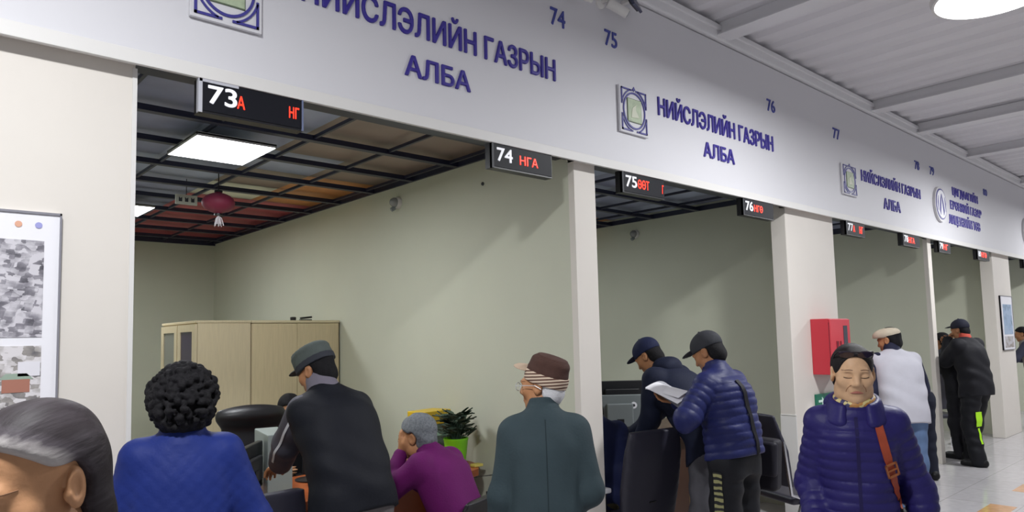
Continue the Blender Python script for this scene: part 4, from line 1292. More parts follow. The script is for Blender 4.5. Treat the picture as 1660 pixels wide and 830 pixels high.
# second booth
t = empty('office_desk', (4.9, 4.15, 0), 0, 'dark edged office desk across the second booth behind the customers', 'desk')
MB().lohi((-1.35, -.42, DZ - .04), (1.45, .42, DZ), .004).build('worktop', mat('desk top', '#5a4034', .4, var=.1, vscale=6), t)
MB().lohi((-1.3, -.30, .03), (1.4, -.27, DZ - .04)).build('front_panel', mat('desk panel', '#4a3329', .45, var=.1, vscale=6), t)
for lx in (-1.3, 1.37): MB().lohi((lx, -.25, 0), (lx + .03, .36, DZ - .04)).build('leg', M_dgrey, t)
monitor(4.76, 3.92, DZ, RAD(-42), 'grey backed monitor with a round white sticker facing the clerk', mat('monitor back grey', '#848b8c', .35, .3), .40, .32, .06, True)
monitor(5.14, 4.20, DZ, RAD(-42), 'black monitor standing behind the grey one in the second booth', M_black, .56, .37, .10)
t = empty('desk_phone', (4.98, 3.86, DZ), RAD(-30), 'white and black desk gadget below the grey monitor', 'phone')
MB().lohi((-.05, -.08, 0), (.05, .08, .04), .008).build('base', M_paper, t)
MB().lohi((-.03, -.085, .042), (.03, .085, .07), .012).build('handset', M_black, t)
office_chair(3.82, 3.13, RAD(-9), 'dark high backed office chair between the first pillar and the hooded man', M_navy_v, .46, .50, (.46, 1.03), arm_m=mat('arm pad pale', '#c3c3c8', .4), taper=.86)
visitor_chair(5.14, 2.58, facing(5.14, 2.58, -50), 'dark visitor chair with chrome legs behind the man with the shoulder bag', M_navy_v)
t = empty('cardboard_box', (4.98, 3.18, 0), RAD(25), 'brown cardboard box on the floor behind the visitor chair', 'box')
mc = mat('cardboard', '#8d7458', .8, var=.08, vscale=8)
MB().lohi((-.2, -.16, 0), (.2, .16, .42), .003).build('carton', mc, t)
MB().lohi((-.2, -.03, .42), (.2, .03, .4215)).build('tape', mat('tape tan', '#a88f6a', .4), t)
# customer chairs at the first counter
office_chair(1.36, 3.47, RAD(4), 'dark slate chair whose back top shows beside the man in the dark vest', M_navy_v, .44, .38, (.5, .97), arms=False)
office_chair(2.02, 4.80, RAD(172), 'black dome topped office chair behind the monitors of the first booth', M_black_v, .48, .56, (.56, 1.17), taper=.62, dome=True)
tr = visitor_chair(2.36, 3.27, facing(2.36, 3.27, 55), 'black chair under the seated woman in purple', M_black_v, (.52, .80), .42)
t = empty('visitor_chair', (2.98, 3.46, 0), RAD(80), 'black tubular chair beside the counter end, mostly hidden', 'chair', 'visitor chairs with chrome legs')
MB().lohi((-.2, -.2, .42), (.2, .2, .46), .01).build('seat', M_black_v, t)
for sx in (1, -1):
    MB().tube([(sx * .22, .2, 0), (sx * .22, .2, .74), (sx * .22, -.2, .74), (sx * .22, -.22, 0)], .012).build('leg_frame', M_black, t, sm=40)
# far booth
visitor_chair(10.95, 3.45, facing(10.95, 3.45, 35), 'dark chair with chrome legs beside the far men', M_navy_v)
t = empty('office_desk', (11.2, 4.5, 0), 0, 'pale counter desk deep inside the fourth booth', 'desk')
MB().lohi((-1.3, -.35, .72), (1.5, .35, .76)).build('worktop', M_beech, t)
for lx in (-1.2, 1.4): MB().lohi((lx - .02, -.3, 0), (lx + .02, .3, .72)).build('leg', M_dgrey, t)
tag(MB().lohi((-.14, -.1, 0), (.14, .1, .10), .004).build('white_block', M_paper, None, (11.5, 3.3, 0)), 'white paper box on the floor behind the black trousers', 'box')  # plain white block set on the floor

# ------------------------------------------------------------------ people
_mat = mat
def mat(name, col, rough=.6, *a, **k):                 # cloth and skin: little gloss
    k.setdefault('spec', .22)
    return _mat(name, col, rough, *a, **k)
M_skin = mat('skin light brown', '#b98a68', .5, var=.05, vscale=30)
M_skin2 = mat('skin brown', '#a37352', .5, var=.05, vscale=30)
M_skin3 = mat('skin weathered', '#ad7c58', .5, var=.07, vscale=25, bump=.05, bscale=120)
M_hairb = mat('hair black', '#141316', .75, spec=.2, var=.3, vscale=120, bump=.3, bscale=220, stretch=(1, .2, 1))
M_hairg = mat('hair grey', '#6d7176', .55, var=.3, vscale=90, bump=.3, bscale=200)
M_hairw = mat('hair white', '#cfcfd2', .55, var=.08, vscale=90, bump=.3, bscale=200)
M_brow = mat('brow dark', '#6b5040', .7)
M_lash = mat('lash dark', '#3a2722', .6)
M_lip = mat('lip', '#9c6257', .5)
M_shoe = mat('shoe black', '#1a1a1c', .4)

def eyes(P, bd, m_brow=M_brow, closed=True, brow=True, lips=True):
    j = P.j
    for x in (1, -1):
        pts = [(x * (.0165 + .030 * t), -.0062 - .0022 * math.sin(math.pi * t) + .002 * t) for t in [q / 8 for q in range(9)]]
        face_line(P.root, bd, j, 'eye', pts, .0014, M_lash)
        if brow:
            pts = [(x * (.014 + .038 * t), .0215 + .005 * math.sin(math.pi * (.25 + .7 * t))) for t in [q / 8 for q in range(9)]]
            face_line(P.root, bd, j, 'eyebrow', pts, .002, m_brow, [.0006 + .0011 * math.sin(math.pi * (.15 + .8 * q / 8)) for q in range(9)])
    if lips:
        pts = [(-.024 + .048 * q / 10, -.0655 + .0016 * math.cos(2 * math.pi * (q / 10 - .5)) ) for q in range(11)]
        face_line(P.root, bd, j, 'lips', pts, .004, M_lip, [.001 + .0048 * math.sin(math.pi * q / 10) for q in range(11)])

# --- the grey haired woman close to the camera
j = joints(1.562, 6, 10, 14, yaw=0, pitch=14, hs=.98)
P = Person(j, .192, 1.312, RAD(121), 'woman close to the camera at left, dark bob with grey streaks, looking down')
bd = body(P.root, j, mat('skin close', '#b58763', .5, var=.07, vscale=35, bump=.06, bscale=140), res=.004)
def streak_hair():
    m = bpy.data.materials.new('hair streaked'); m.use_nodes = True; nt = m.node_tree; b = nt.nodes['Principled BSDF']
    tc = nt.nodes.new('ShaderNodeTexCoord'); mp = nt.nodes.new('ShaderNodeMapping'); mp.inputs['Rotation'].default_value = (RAD(-42), 0, 0)
    nt.links.new(tc.outputs['Object'], mp.inputs[0])
    sp = nt.nodes.new('ShaderNodeSeparateXYZ'); nt.links.new(mp.outputs[0], sp.inputs[0])
    ms = nt.nodes.new('ShaderNodeMapping'); ms.inputs['Scale'].default_value = (70, 8, 70); ms.inputs['Rotation'].default_value = (RAD(-42), 0, 0)
    nt.links.new(tc.outputs['Object'], ms.inputs[0])
    no = nt.nodes.new('ShaderNodeTexNoise'); no.inputs['Scale'].default_value = 1.0; no.inputs['Detail'].default_value = 4
    nt.links.new(ms.outputs[0], no.inputs['Vector'])
    # grey grows at the hairline over the temple and forehead
    m1 = nt.nodes.new('ShaderNodeMapRange'); m1.inputs[1].default_value = .062; m1.inputs[2].default_value = .014; nt.links.new(sp.outputs[2], m1.inputs[0])
    m2 = nt.nodes.new('ShaderNodeMapRange'); m2.inputs[1].default_value = -.035; m2.inputs[2].default_value = .03; nt.links.new(sp.outputs[1], m2.inputs[0])
    mu = nt.nodes.new('ShaderNodeMath'); mu.operation = 'MULTIPLY'; nt.links.new(m1.outputs[0], mu.inputs[0]); nt.links.new(m2.outputs[0], mu.inputs[1])
    ad = nt.nodes.new('ShaderNodeMath'); ad.operation = 'MULTIPLY_ADD'; ad.inputs[1].default_value = .55; nt.links.new(no.outputs[0], ad.inputs[0]); nt.links.new(mu.outputs[0], ad.inputs[2])
    cr = nt.nodes.new('ShaderNodeValToRGB'); cr.color_ramp.elements[0].position = .25; cr.color_ramp.elements[0].color = lin('#2a2427')
    cr.color_ramp.elements[1].position = 1.1; cr.color_ramp.elements[1].color = lin('#a9a4a2')
    e = cr.color_ramp.elements.new(.6); e.color = lin('#4b454a')
    nt.links.new(ad.outputs[0], cr.inputs[0]); nt.links.new(cr.outputs[0], b.inputs['Base Color'])
    bp = nt.nodes.new('ShaderNodeBump'); bp.inputs['Strength'].default_value = .5; bp.inputs['Distance'].default_value = .004
    nt.links.new(no.outputs[0], bp.inputs['Height']); nt.links.new(bp.outputs[0], b.inputs['Normal'])
    b.inputs['Roughness'].default_value = .6; b.inputs['Specular IOR Level'].default_value = .25
    return m
S = Sdf(.0035)
nz = wrinkle(.0012, 90, 20, 60, 2.0)
S.ell((0, -.018, .038), (.084, .106, .092), None, 0, noise=nz)
S.ell((0, -.048, -.03), (.076, .068, .095), None, .04, noise=nz)
S.ell((0, -.052, -.10), (.074, .056, .075), None, .03, noise=nz)
a_ = math.atan2(.112 - .026, .085); e1 = V(0, math.cos(a_), math.sin(a_)); e3 = V(0, -math.sin(a_), math.cos(a_))
S.box(V(0, .004, .026) + e1 * .14 - e3 * .1, (.2, .14, .1), rotx(a_), .006, .012, 's')
S.box((0, .104, -.115), (.2, .13, .15), None, .01, .012, 's')
for x in (1, -1): S.ell((x * .090, -.010, -.006), (.034, .030, .040), None, .006, 's')
S.cut((0, 0, -1), .155, .01)
on_head(P.root, j, 'hair', S, streak_hair())
eyes(P, bd, mat('brow pale', '#8d6b52', .7))
jacket(P.root, j, mat('coat dark plum', '#3a2f3a', .8, bump=.2), res=.010, collar=.03)
trousers(P.root, j, mat('trousers black', '#1e1e22', .8), res=.012); shoes(P.root, j, M_shoe, .01)

# --- woman with curly hair and blue quilted jacket
j = joints(1.545, 2, 6, 6, pitch=6, sw=.145)
P = Person(j, .835, 2.665, facing(.835, 2.665, 0), 'woman seen from behind with black curly hair and a royal blue jacket')
j.elb = [j.sho[0] + V(.105, .0, -.25), j.sho[1] + V(-.055, .02, -.265)]
j.wri = [j.elb[0] + V(-.04, .14, -.18), j.elb[1] + V(.02, .06, -.22)]
body(P.root, j, M_skin, .007)
Mq = mat('blue jacket', (24 / 255, 41 / 255, 108 / 255), .62, var=.06, vscale=10, bump=.12, bscale=70)
def diag(X, Y, Z):                      # shallow diagonal quilting
    return .0022 * (np.abs(np.sin((X + Z) * 62)) ** .5 + np.abs(np.sin((X - Z) * 62)) ** .5) * -.6 + wrinkle(.004, 10, 10, 22, 2.0)(X, Y, Z)
_w = wrinkle
globals()['wrinkle'] = lambda amp, *a, **k: (diag if amp == .0041 else _w(amp, *a, **k))
jacket(P.root, j, Mq, hem=.04, fat=.95, wr=.0041, res=.006, collar=.075, collar_r=.072, sleeve_r=(.072, .068, .055))
globals()['wrinkle'] = _w
trousers(P.root, j, mat('trousers dark navy', '#20222c', .8), res=.01); shoes(P.root, j, M_shoe, .01)
S = Sdf(.004); random.seed(5)
S.ell((0, -.018, .035), (.100, .115, .100), None, 0)
S.ell((0, -.05, -.045), (.088, .072, .066), None, .03)
for k in range(900):
    z = random.uniform(-.9, 1); a = random.uniform(0, 6.283)
    r = math.sqrt(1 - z * z)
    q_ = random.uniform(.96, 1.10)
    p = V(.104 * q_ * r * math.cos(a), -.022 + .117 * q_ * r * math.sin(a), .024 + .108 * q_ * z)
    if z < -.3: p = V(p[0] * .98, p[1] - .015, p[2] - .012)
    if p[1] > .03 and p[2] < .06: continue
    S.ell(p, (random.uniform(.006, .0135),) * 3, None, .006)
S.box((0, .16, -.06), (.2, .12, .13), None, .02, .012, 's')
on_head(P.root, j, 'hair', S, M_hairb)

# --- man in a dark vest jacket with grey sleeves
j = joints(1.70, 21, 14, 0, yaw=18, pitch=22, sw=.152, drop=.10)
P = Person(j, 1.672, 3.315, facing(1.68, 3.31, 32), 'man in grey field cap and dark jacket with grey white-piped sleeves leaning on the counter')
ik(j, 1, P.loc_((1.665, 3.86, .845)), (-.5, -.6, .1)); ik(j, 0, j.sho[0] + V(.06, .18, -.48), (1, -.6, 0))
j.hand[1] = dict(f=(.05, .9, -.35), n=(0, -.3, -1), t=(1, .2, 0))
bd = body(P.root, j, M_skin2, .006)
Mv = mat('vest black navy', (20 / 255, 22 / 255, 30 / 255), .7, var=.06, vscale=8, bump=.1, bscale=60)
Ms = mat('sleeve grey', (71 / 255, 69 / 255, 79 / 255), .65, var=.06, vscale=10, bump=.12, bscale=60)
jk = jacket(P.root, j, Mv, hem=.0, fat=1.10, depth=1.18, res=.007, sleeve_m=Ms, collar=0, sleeve_r=(.074, .070, .058), wr=.005, hemw=1.06)
S = Sdf(.005); S.cone(j.neck - j.up * .03, j.neck + j.up * .055, .088, .072, 0); S.cone(j.neck + j.up * .05, j.neck + j.up * .15, .06, .064, 0, 's')
link('collar', S.mesh('collar'), mat('collar grey', '#6d6874', .7, bump=.1), jk)
slv = [c for c in jk.children if c.name.startswith('sleeve')]
def arm_stripe(o, i, off, m, wd=.012, parent=None, n=18, t0=.12, t1=1.8):
    pts = []
    off = Vector(off).normalized()
    A = [Vector(j.sho[i]), Vector(j.elb[i]), Vector(j.wri[i])]
    for q in range(n):
        t = t0 + (t1 - t0) * q / (n - 1)
        c_ = A[0].lerp(A[1], t) if t <= 1 else A[1].lerp(A[2], t - 1)
        pts.append(c_ + off * 1.0)
    Pp, N = [], []
    for p in pts:
        h_, nn, _, _ = shoot(o, p, -off)
        if h_ is not None: Pp.append(h_ + nn * .002); N.append(nn)
    return ribbon('stripe', Pp, N, wd, .003, m, parent or o)
Mp = mat('piping white', '#c9c9cf', .6)
arm_stripe(slv[1], 1, (-.80, -.60, .05), Mp)
arm_stripe(slv[0], 0, (.75, -.62, .05), Mp)
trousers(P.root, j, mat('trousers warm grey', '#6f6a6b', .8, var=.05, bump=.1), res=.008, r=(.108, .085, .07), wr=.006); shoes(P.root, j, M_shoe, .01)
hair_short(P.root, j, M_hairb, thick=.006)
Mc = mat('cap grey green', '#4f5654', .8, var=.08, vscale=30, bump=.2, bscale=150)
cap(P.root, j, Mc, 'field', Mc, mat('cap band dark', '#33353c', .8), tilt=6)
eyes(P, bd)

# --- seated clerk, almost hidden
j = joints(1.62, 10, 8, 6, pitch=12, hipz=.50)
j.hip = [V(.095, 0, .5), V(-.095, 0, .5)]; j.knee = [V(.11, .42, .49), V(-.11, .42, .49)]; j.ank = [V(.11, .36, .085), V(-.11, .36, .085)]
P = Person(j, 2.42, 5.24, RAD(168), 'dark haired clerk behind the monitors, mostly hidden by the grey sleeve')
ik(j, 0, j.sho[0] + V(.0, .30, -.22), (1, -.3, -.6)); ik(j, 1, j.sho[1] + V(0, .30, -.22), (-1, -.3, -.6))
bd = body(P.root, j, M_skin, .008); jacket(P.root, j, mat('clerk top black', '#1d1d22', .8), res=.01)
trousers(P.root, j, M_black_v, .012); shoes(P.root, j, M_shoe, .012); hair_short(P.root, j, M_hairb, thick=.014); eyes(P, bd)
office_chair(P.loc[0], P.loc[1], P.rz, 'low backed office chair under the clerk behind the first counter', M_black_v, .46, .44, (.56, .86), arms=False)

# --- seated woman in purple
j = joints(1.56, 16, 22, 4, yaw=4, pitch=10, hipz=.56, sw=.150)
j.hip = [V(.095, 0, .51), V(-.095, 0, .51)]; j.knee = [V(.10, .40, .50), V(-.12, .40, .50)]; j.ank = [V(.10, .36, .085), V(-.12, .36, .085)]
P = Person(j, 2.30, 3.345, facing(2.30, 3.345, 52), 'grey haired woman in purple cardigan seated at the counter, hand on her cheek')
hc = j.hc
ik(j, 1, hc + j.HR @ V(-.058, .095, -.085), (-.5, .5, -1), .27, .235)
j.hand[1] = dict(f=j.HR @ V(.10, .02, 1.0), n=j.HR @ V(.7, -.65, 0), t=j.HR @ V(.4, -.6, .1), sc=.95, curl=(12, 30, 30))
ik(j, 0, hc + j.HR @ V(.03, .17, -.19), (.6, .3, -1), .27, .235)
j.hand[0] = dict(f=j.HR @ V(-.5, -.1, .7), n=j.HR @ V(-.2, -1, 0), t=j.HR @ V(.2, -.3, 1), curl=(25, 40, 30))
bd = body(P.root, j, M_skin3, .005)
Mpur = mat('cardigan purple', (95 / 255, 19 / 255, 87 / 255), .75, var=.05, vscale=12, bump=.15, bscale=110)
jk = jacket(P.root, j, Mpur, hem=.0, fat=.94, depth=1.16, res=.007, wr=.005, collar=.035, collar_r=.07, sleeve_r=(.078, .066, .046), hemw=1.05)
trousers(P.root, j, mat('trousers purple black', '#2a2430', .8), .012); shoes(P.root, j, M_shoe, .012)
hair_short(P.root, j, M_hairg, thick=.016, nape=-.105, bumps=.003)
eyes(P, bd, lips=False)

# --- elderly man in brown hat and green grey coat
j = joints(1.545, 2, 8, 8, yaw=62, pitch=2, sw=.136, hs=.94, drop=.095)
P = Person(j, 2.170, 2.212, facing(2.185, 2.195, 4), 'elderly man in a brown knit-banded cap and grey green coat, seen from behind')
j.elb = [j.sho[0] + V(.056, -.04, -.245), j.sho[1] + V(-.055, -.01, -.265)]
j.wri = [j.elb[0] + V(-.10, .16, -.10), j.elb[1] + V(-.035, .05, -.225)]
bd = body(P.root, j, M_skin3, .005)
Mcoat = mat('coat grey green', (52 / 255, 65 / 255, 70 / 255), .8, var=.06, vscale=9, bump=.15, bscale=90)
jk = jacket(P.root, j, Mcoat, hem=.16, fat=.93, depth=1.08, res=.006, wr=.0045, collar=.05, collar_r=.068, sleeve_r=(.076, .068, .058), hemw=1.12, seed=4.0)
# centre back seam
Ps, Ns = on_surface(jk, [(0, 0, j.neck[2] - .03 - .42 * q / 14) for q in range(15)], (0, 1, 0), .0005)
ribbon('back_seam', Ps, Ns, .004, .002, mat('coat seam', '#283236', .9), jk)
trousers(P.root, j, mat('trousers dark grey', '#2d2f33', .8), .01); shoes(P.root, j, M_shoe, .01)
hair_short(P.root, j, M_hairw, thick=.007, nape=-.088)
def stripes():
    m = bpy.data.materials.new('hat stripes'); m.use_nodes = True; nt = m.node_tree; b = nt.nodes['Principled BSDF']
    tc = nt.nodes.new('ShaderNodeTexCoord'); wv = nt.nodes.new('ShaderNodeTexWave'); wv.bands_direction = 'Z'
    wv.inputs['Scale'].default_value = 22; wv.inputs['Distortion'].default_value = .4
    cr = nt.nodes.new('ShaderNodeValToRGB'); cr.color_ramp.elements[0].color = lin('#5a3d33'); cr.color_ramp.elements[1].color = lin('#cdb9a4')
    cr.color_ramp.elements[0].position = .3; cr.color_ramp.elements[1].position = .6
    nt.links.new(tc.outputs['Object'], wv.inputs['Vector']); nt.links.new(wv.outputs[0], cr.inputs[0]); nt.links.new(cr.outputs[0], b.inputs['Base Color'])
    b.inputs['Roughness'].default_value = .9
    return m
cap(P.root, j, mat('hat brown', '#4a342e', .85, var=.08, vscale=40, bump=.2, bscale=160), 'brown', mat('visor beige', '#b5a08b', .8), stripes(), tilt=-20)
# glasses
gl = MB()
for x in (1, -1):
    gl.tube([(x * (.034 + .022 * math.cos(a * math.pi / 10)), .099, .0 + .017 * math.sin(a * math.pi / 10)) for a in range(21)], .0016, 6)
    gl.tube([(x * .056, .099, .004), (x * .079, .06, .006), (x * .084, -.005, .004), (x * .080, -.03, -.012)], .0016, 6)
gl.tube([(-.012, .099, .003), (0, .104, .005), (.012, .099, .003)], .0016, 6)
gl.build('glasses', mat('glasses pale', '#c9cdd0', .3, .3), P.root, tuple(j.hc), rotM(j.HR))
eyes(P, bd)

# --- hooded man bent over the desk
j = joints(1.775, 34, 14, -8, yaw=2, pitch=34, sw=.16)
P = Person(j, 4.085, 3.085, facing(4.085, 3.085, 58), 'man in a navy cap and navy hooded jacket bent forward over the desk')
ik(j, 1, P.loc_((4.03, 3.17, .86)), (-.3, -.8, 0)); ik(j, 0, P.loc_((4.22, 3.42, .84)), (.3, -.8, 0))
j.hand[1] = dict(f=(0, .7, -.6), n=(0, -.5, -.8), t=(1, .2, 0))
bd = body(P.root, j, M_skin2, .007)
Mh = mat('hoodie navy', (25 / 255, 30 / 255, 50 / 255), .75, var=.08, vscale=10, bump=.12, bscale=80)
jk = jacket(P.root, j, Mh, hem=.02, fat=1.06, depth=1.15, res=.008, wr=.006, collar=.03, sleeve_r=(.080, .066, .052))
S = Sdf(.008); up = j.up; bk = np.cross(up, V(1, 0, 0)); bk = -bk if bk[1] > 0 else bk
S.ell(j.neck + bk * .055 - up * .02, (.115, .075, .065), None, 0); S.ell(j.neck + bk * .085 - up * .07, (.10, .05, .07), None, .05)
link('hood', S.mesh('hood'), Mh, jk)
trousers(P.root, j, mat('trousers faded grey', '#5b5a60', .8, var=.12, vscale=7, bump=.1), .009); shoes(P.root, j, M_shoe, .01)
hair_short(P.root, j, M_hairb, thick=.005)
Mnc = mat('cap navy', '#1d2340', .75, bump=.15, bscale=140)
cap(P.root, j, Mnc, 'baseball', tilt=2); eyes(P, bd)

# --- man in blue down jacket reading papers
j = joints(1.655, 4, 14, 8, yaw=6, pitch=30, sw=.155, drop=.085)
P = Person(j, 3.87, 2.465, facing(3.87, 2.465, 56), 'man in a dark grey cap and blue quilted down jacket reading papers')
ik(j, 1, P.loc_((3.735, 2.44, 1.215)), (-.35, .25, -1), .29, .235); ik(j, 0, P.loc_((3.82, 2.66, 1.21)), (.5, -.3, -1), .29, .235)
j.hand[1] = dict(f=(.55, .75, .15), n=(.3, -.4, .9), t=(-.1, .3, 1), curl=(25, 35, 25)); j.hand[0] = dict(f=(-.35, .8, .15), n=(-.3, -.4, .9), t=(.1, .3, 1), curl=(20, 30, 25))
bd = body(P.root, j, M_skin2, .006)
Md = mat('down jacket indigo', (32 / 255, 37 / 255, 84 / 255), .5, var=.08, vscale=12, bump=.15, bscale=50)
jk7 = jacket(P.root, j, Md, hem=-.095, fat=1.04, depth=1.24, res=.006, wr=.005, ribs=(.047, .0065, 0), collar=.055, collar_r=.072, sleeve_r=(.076, .070, .054))
Mtk = mat('track pants black', '#16171c', .6, bump=.08)
tr7 = trousers(P.root, j, Mtk, .008, wr=.005, r=(.105, .09, .075)); shoes(P.root, j, M_shoe, .01)
# lime patterned stripe down the outer left leg
def leg_stripe(o, i, off, wd, m, z0, z1, n=16):
    Pp, N = [], []
    off = Vector(off).normalized()
    for q in range(n):
        z = z0 + (z1 - z0) * q / (n - 1)
        h_, nn, _, _ = shoot(o, Vector((j.knee[i][0], j.knee[i][1], z)) + off, -off)
        if h_ is not None: Pp.append(h_ + nn * .003); N.append(nn)
    return ribbon('stripe', Pp, N, wd, .003, m, o)
def chain_print():
    m = bpy.data.materials.new('stripe print'); m.use_nodes = True; nt = m.node_tree; b = nt.nodes['Principled BSDF']
    tc = nt.nodes.new('ShaderNodeTexCoord'); wv = nt.nodes.new('ShaderNodeTexWave'); wv.bands_direction = 'Z'
    wv.inputs['Scale'].default_value = 9; wv.inputs['Distortion'].default_value = 1.5; wv.inputs['Detail Scale'].default_value = 3
    cr = nt.nodes.new('ShaderNodeValToRGB'); cr.color_ramp.elements[0].color = lin('#1b1c1e'); cr.color_ramp.elements[1].color = lin('#8f8d62')
    cr.color_ramp.elements[0].position = .45; cr.color_ramp.elements[1].position = .55
    nt.links.new(tc.outputs['Object'], wv.inputs['Vector']); nt.links.new(wv.outputs[0], cr.inputs[0]); nt.links.new(cr.outputs[0], b.inputs['Base Color'])
    return m
leg_stripe(tr7, 1, (-1.03, -.27, 0), .055, chain_print(), .84, .12)
hair_short(P.root, j, M_hairb, thick=.006)
cap(P.root, j, mat('cap dark grey', '#34353a', .75, bump=.15, bscale=140), 'baseball', tilt=0); eyes(P, bd)
P7, j7 = P, j
# papers in his hands
t = empty('papers', tuple(P.loc + P.R @ ((j.wri[0] + j.wri[1]) / 2 + V(0, .14, .05))), P.rz, 'white papers held open by the man in the blue down jacket', 'paper')
for k, (rx_, oz) in enumerate(((38, 0), (28, .012), (46, -.01))):
    mb = MB(); bm = mb.bm; n = 8; R = Matrix.Rotation(RAD(rx_ - 18), 3, 'X')
    g = [[bm.verts.new(R @ Vector((-.105 + .21 * a / n, -.13 + .26 * b, .03 * math.sin(math.pi * a / n) + th)) + Vector((.02 * k, .01 * k, oz))) for a in range(n + 1)] for th in (0, .0012) for b in (0, .5, 1)]
    for lay in (0, 3):
        for b in range(2):
            for a in range(n): bm.faces.new((g[lay + b][a], g[lay + b][a + 1], g[lay + b + 1][a + 1], g[lay + b + 1][a]))
    mb.build('sheet', M_paper if k < 2 else mat('paper printed', '#a9a9b0', .6, var=.2, vscale=90), t)
# his shoulder bag
bx, by = 4.215, 2.375
t = empty('shoulder_bag', (bx, by, .66), facing(bx, by, 70), 'black shoulder bag hanging behind the man in the blue down jacket', 'bag')
Mbag = mat('bag black', '#1c1b22', .6, bump=.1, bscale=60)
S = Sdf(.007); S.box((0, 0, .16), (.06, .15, .16), rotx(RAD(4)), .03); link('bag_body', S.mesh('bag_body'), Mbag, t)
S = Sdf(.006); S.box((-.035, 0, .20), (.035, .152, .11), rotx(RAD(4)), .025); link('flap', S.mesh('flap'), mat('bag flap', '#25242c', .55, bump=.1), t)
L = lambda p: tuple(rotz(-facing(bx, by, 70)) @ (P.loc + P.R @ V(*p) - V(bx, by, .66)))
sh = j.sho[1]
Ps, Ns = on_surface(jk7, [tuple(V(-.02, 0, 0) + V(.05 * q / 12 - .02, 0, j.neck[2] - .06 - .42 * q / 12)) for q in range(13)], (0, 1, 0), .006)
ribbon('strap', [L(p) for p in Ps] + [(0, .02, .30)], [Matrix(rotz(P.rz - facing(bx, by, 70)).tolist()) @ n for n in Ns] + [Vector((-1, 0, 0))], .032, .004, mat('strap black', '#1a191d', .6), t)

# --- seated person mostly behind the first pillar
j = joints(1.62, 18, 12, 8, pitch=22, hipz=.53)
j.hip = [V(.095, 0, .51), V(-.095, 0, .51)]; j.knee = [V(.11, .40, .50), V(-.11, .40, .50)]; j.ank = [V(.11, .36, .085), V(-.11, .36, .085)]
P = Person(j, 3.865, 3.455, RAD(-9), 'seated person in navy jacket, mostly hidden behind the first pillar')
ik(j, 0, j.sho[0] + V(.02, .30, -.25), (1, -.3, -.6)); ik(j, 1, j.sho[1] + V(0, .30, -.25), (-1, -.3, -.6))
body(P.root, j, M_skin2, .008); jacket(P.root, j, mat('jacket dark navy', '#232a50', .75, var=.08, vscale=10), res=.008, hem=.02, fat=1.05, wr=.006)
trousers(P.root, j, mat('trousers olive', '#5d5743', .8), .01); shoes(P.root, j, M_shoe, .012); hair_short(P.root, j, M_hairb, thick=.01)

# --- the woman walking towards the camera
j = joints(1.585, 1, 5, 4, yaw=5, pitch=6, roll=-1, hs=.93, sw=.132, drop=.085)
P = Person(j, 2.783, 1.149, math.atan2(2.783, -1.149) + RAD(4), 'woman walking towards the camera in a violet blue down jacket, sunglasses on her head')
P9, j9 = P, j
j.elb = [j.sho[0] + V(.040, -.05, -.25), j.sho[1] + V(-.078, -.06, -.245)]
j.wri = [j.elb[0] + V(-.010, .14, -.135), j.elb[1] + V(-.035, .05, -.20)]
j.knee[0] = V(.09, .10, .45); j.ank[0] = V(.09, .10, .085); j.knee[1] = V(-.09, .05, .45); j.ank[1] = V(-.09, -.20, .12)
bd = body(P.root, j, mat('skin woman', '#c8a280', .48, var=.06, vscale=40, bump=.04, bscale=140), .0042)
Mw = mat('down jacket violet', (37 / 255, 32 / 255, 90 / 255), .48, var=.08, vscale=12, bump=.15, bscale=60)
jk = jacket(P.root, j, Mw, hem=.12, fat=.81, depth=1.12, res=.005, wr=.005, ribs=(.037, .006, .01), collar=0, sleeve_r=(.062, .060, .050), hemw=1.10, seed=3.0)
# collar with the hood folded down behind, open in front
S = Sdf(.005); up = j.up; cz = j.neck
for q in range(30):
    a = RAD(125 + 290 * q / 29)                       # from the right front round the back to the left front
    bk_ = (1 - math.sin(a)) / 2                       # 0 at the front, 1 at the back
    p = cz + V(.078 * math.cos(a), .010 + .074 * math.sin(a), 0)
    S.cone(p + V(.012 * math.cos(a), .012 * math.sin(a), -.075 + .02 * bk_), p + V(0, 0, -.024 + .050 * bk_), .022, .015, .012)
S.ell(cz + V(0, -.105, -.015), (.105, .055, .055), None, .03)
link('hood', S.mesh('hood'), Mw, jk)
# patterned scarf at the neck
S = Sdf(.004)
for q in range(24):
    a = 2 * math.pi * q / 24; b = 2 * math.pi * (q + 1) / 24
    f_ = lambda t_: j.neck + V(.061 * math.cos(t_), .012 + .060 * math.sin(t_), .012 - .020 * math.sin(t_))
    S.cone(f_(a), f_(b), .013, .013, .006)
def scarf_m():
    m = bpy.data.materials.new('scarf print'); m.use_nodes = True; nt = m.node_tree; b = nt.nodes['Principled BSDF']
    tc = nt.nodes.new('ShaderNodeTexCoord'); vo = nt.nodes.new('ShaderNodeTexVoronoi'); vo.inputs['Scale'].default_value = 60
    cr = nt.nodes.new('ShaderNodeValToRGB'); cr.color_ramp.interpolation = 'CONSTANT'
    cr.color_ramp.elements[0].color = lin('#c3b57c'); cr.color_ramp.elements[1].color = lin('#3d3a5e'); cr.color_ramp.elements[1].position = .45
    e = cr.color_ramp.elements.new(.7); e.color = lin('#a8763f')
    sp = nt.nodes.new('ShaderNodeSeparateColor')
    nt.links.new(tc.outputs['Object'], vo.inputs['Vector']); nt.links.new(vo.outputs['Color'], sp.inputs[0]); nt.links.new(sp.outputs[0], cr.inputs[0]); nt.links.new(cr.outputs[0], b.inputs['Base Color'])
    return m
link('scarf', S.mesh('scarf'), scarf_m(), P.root)
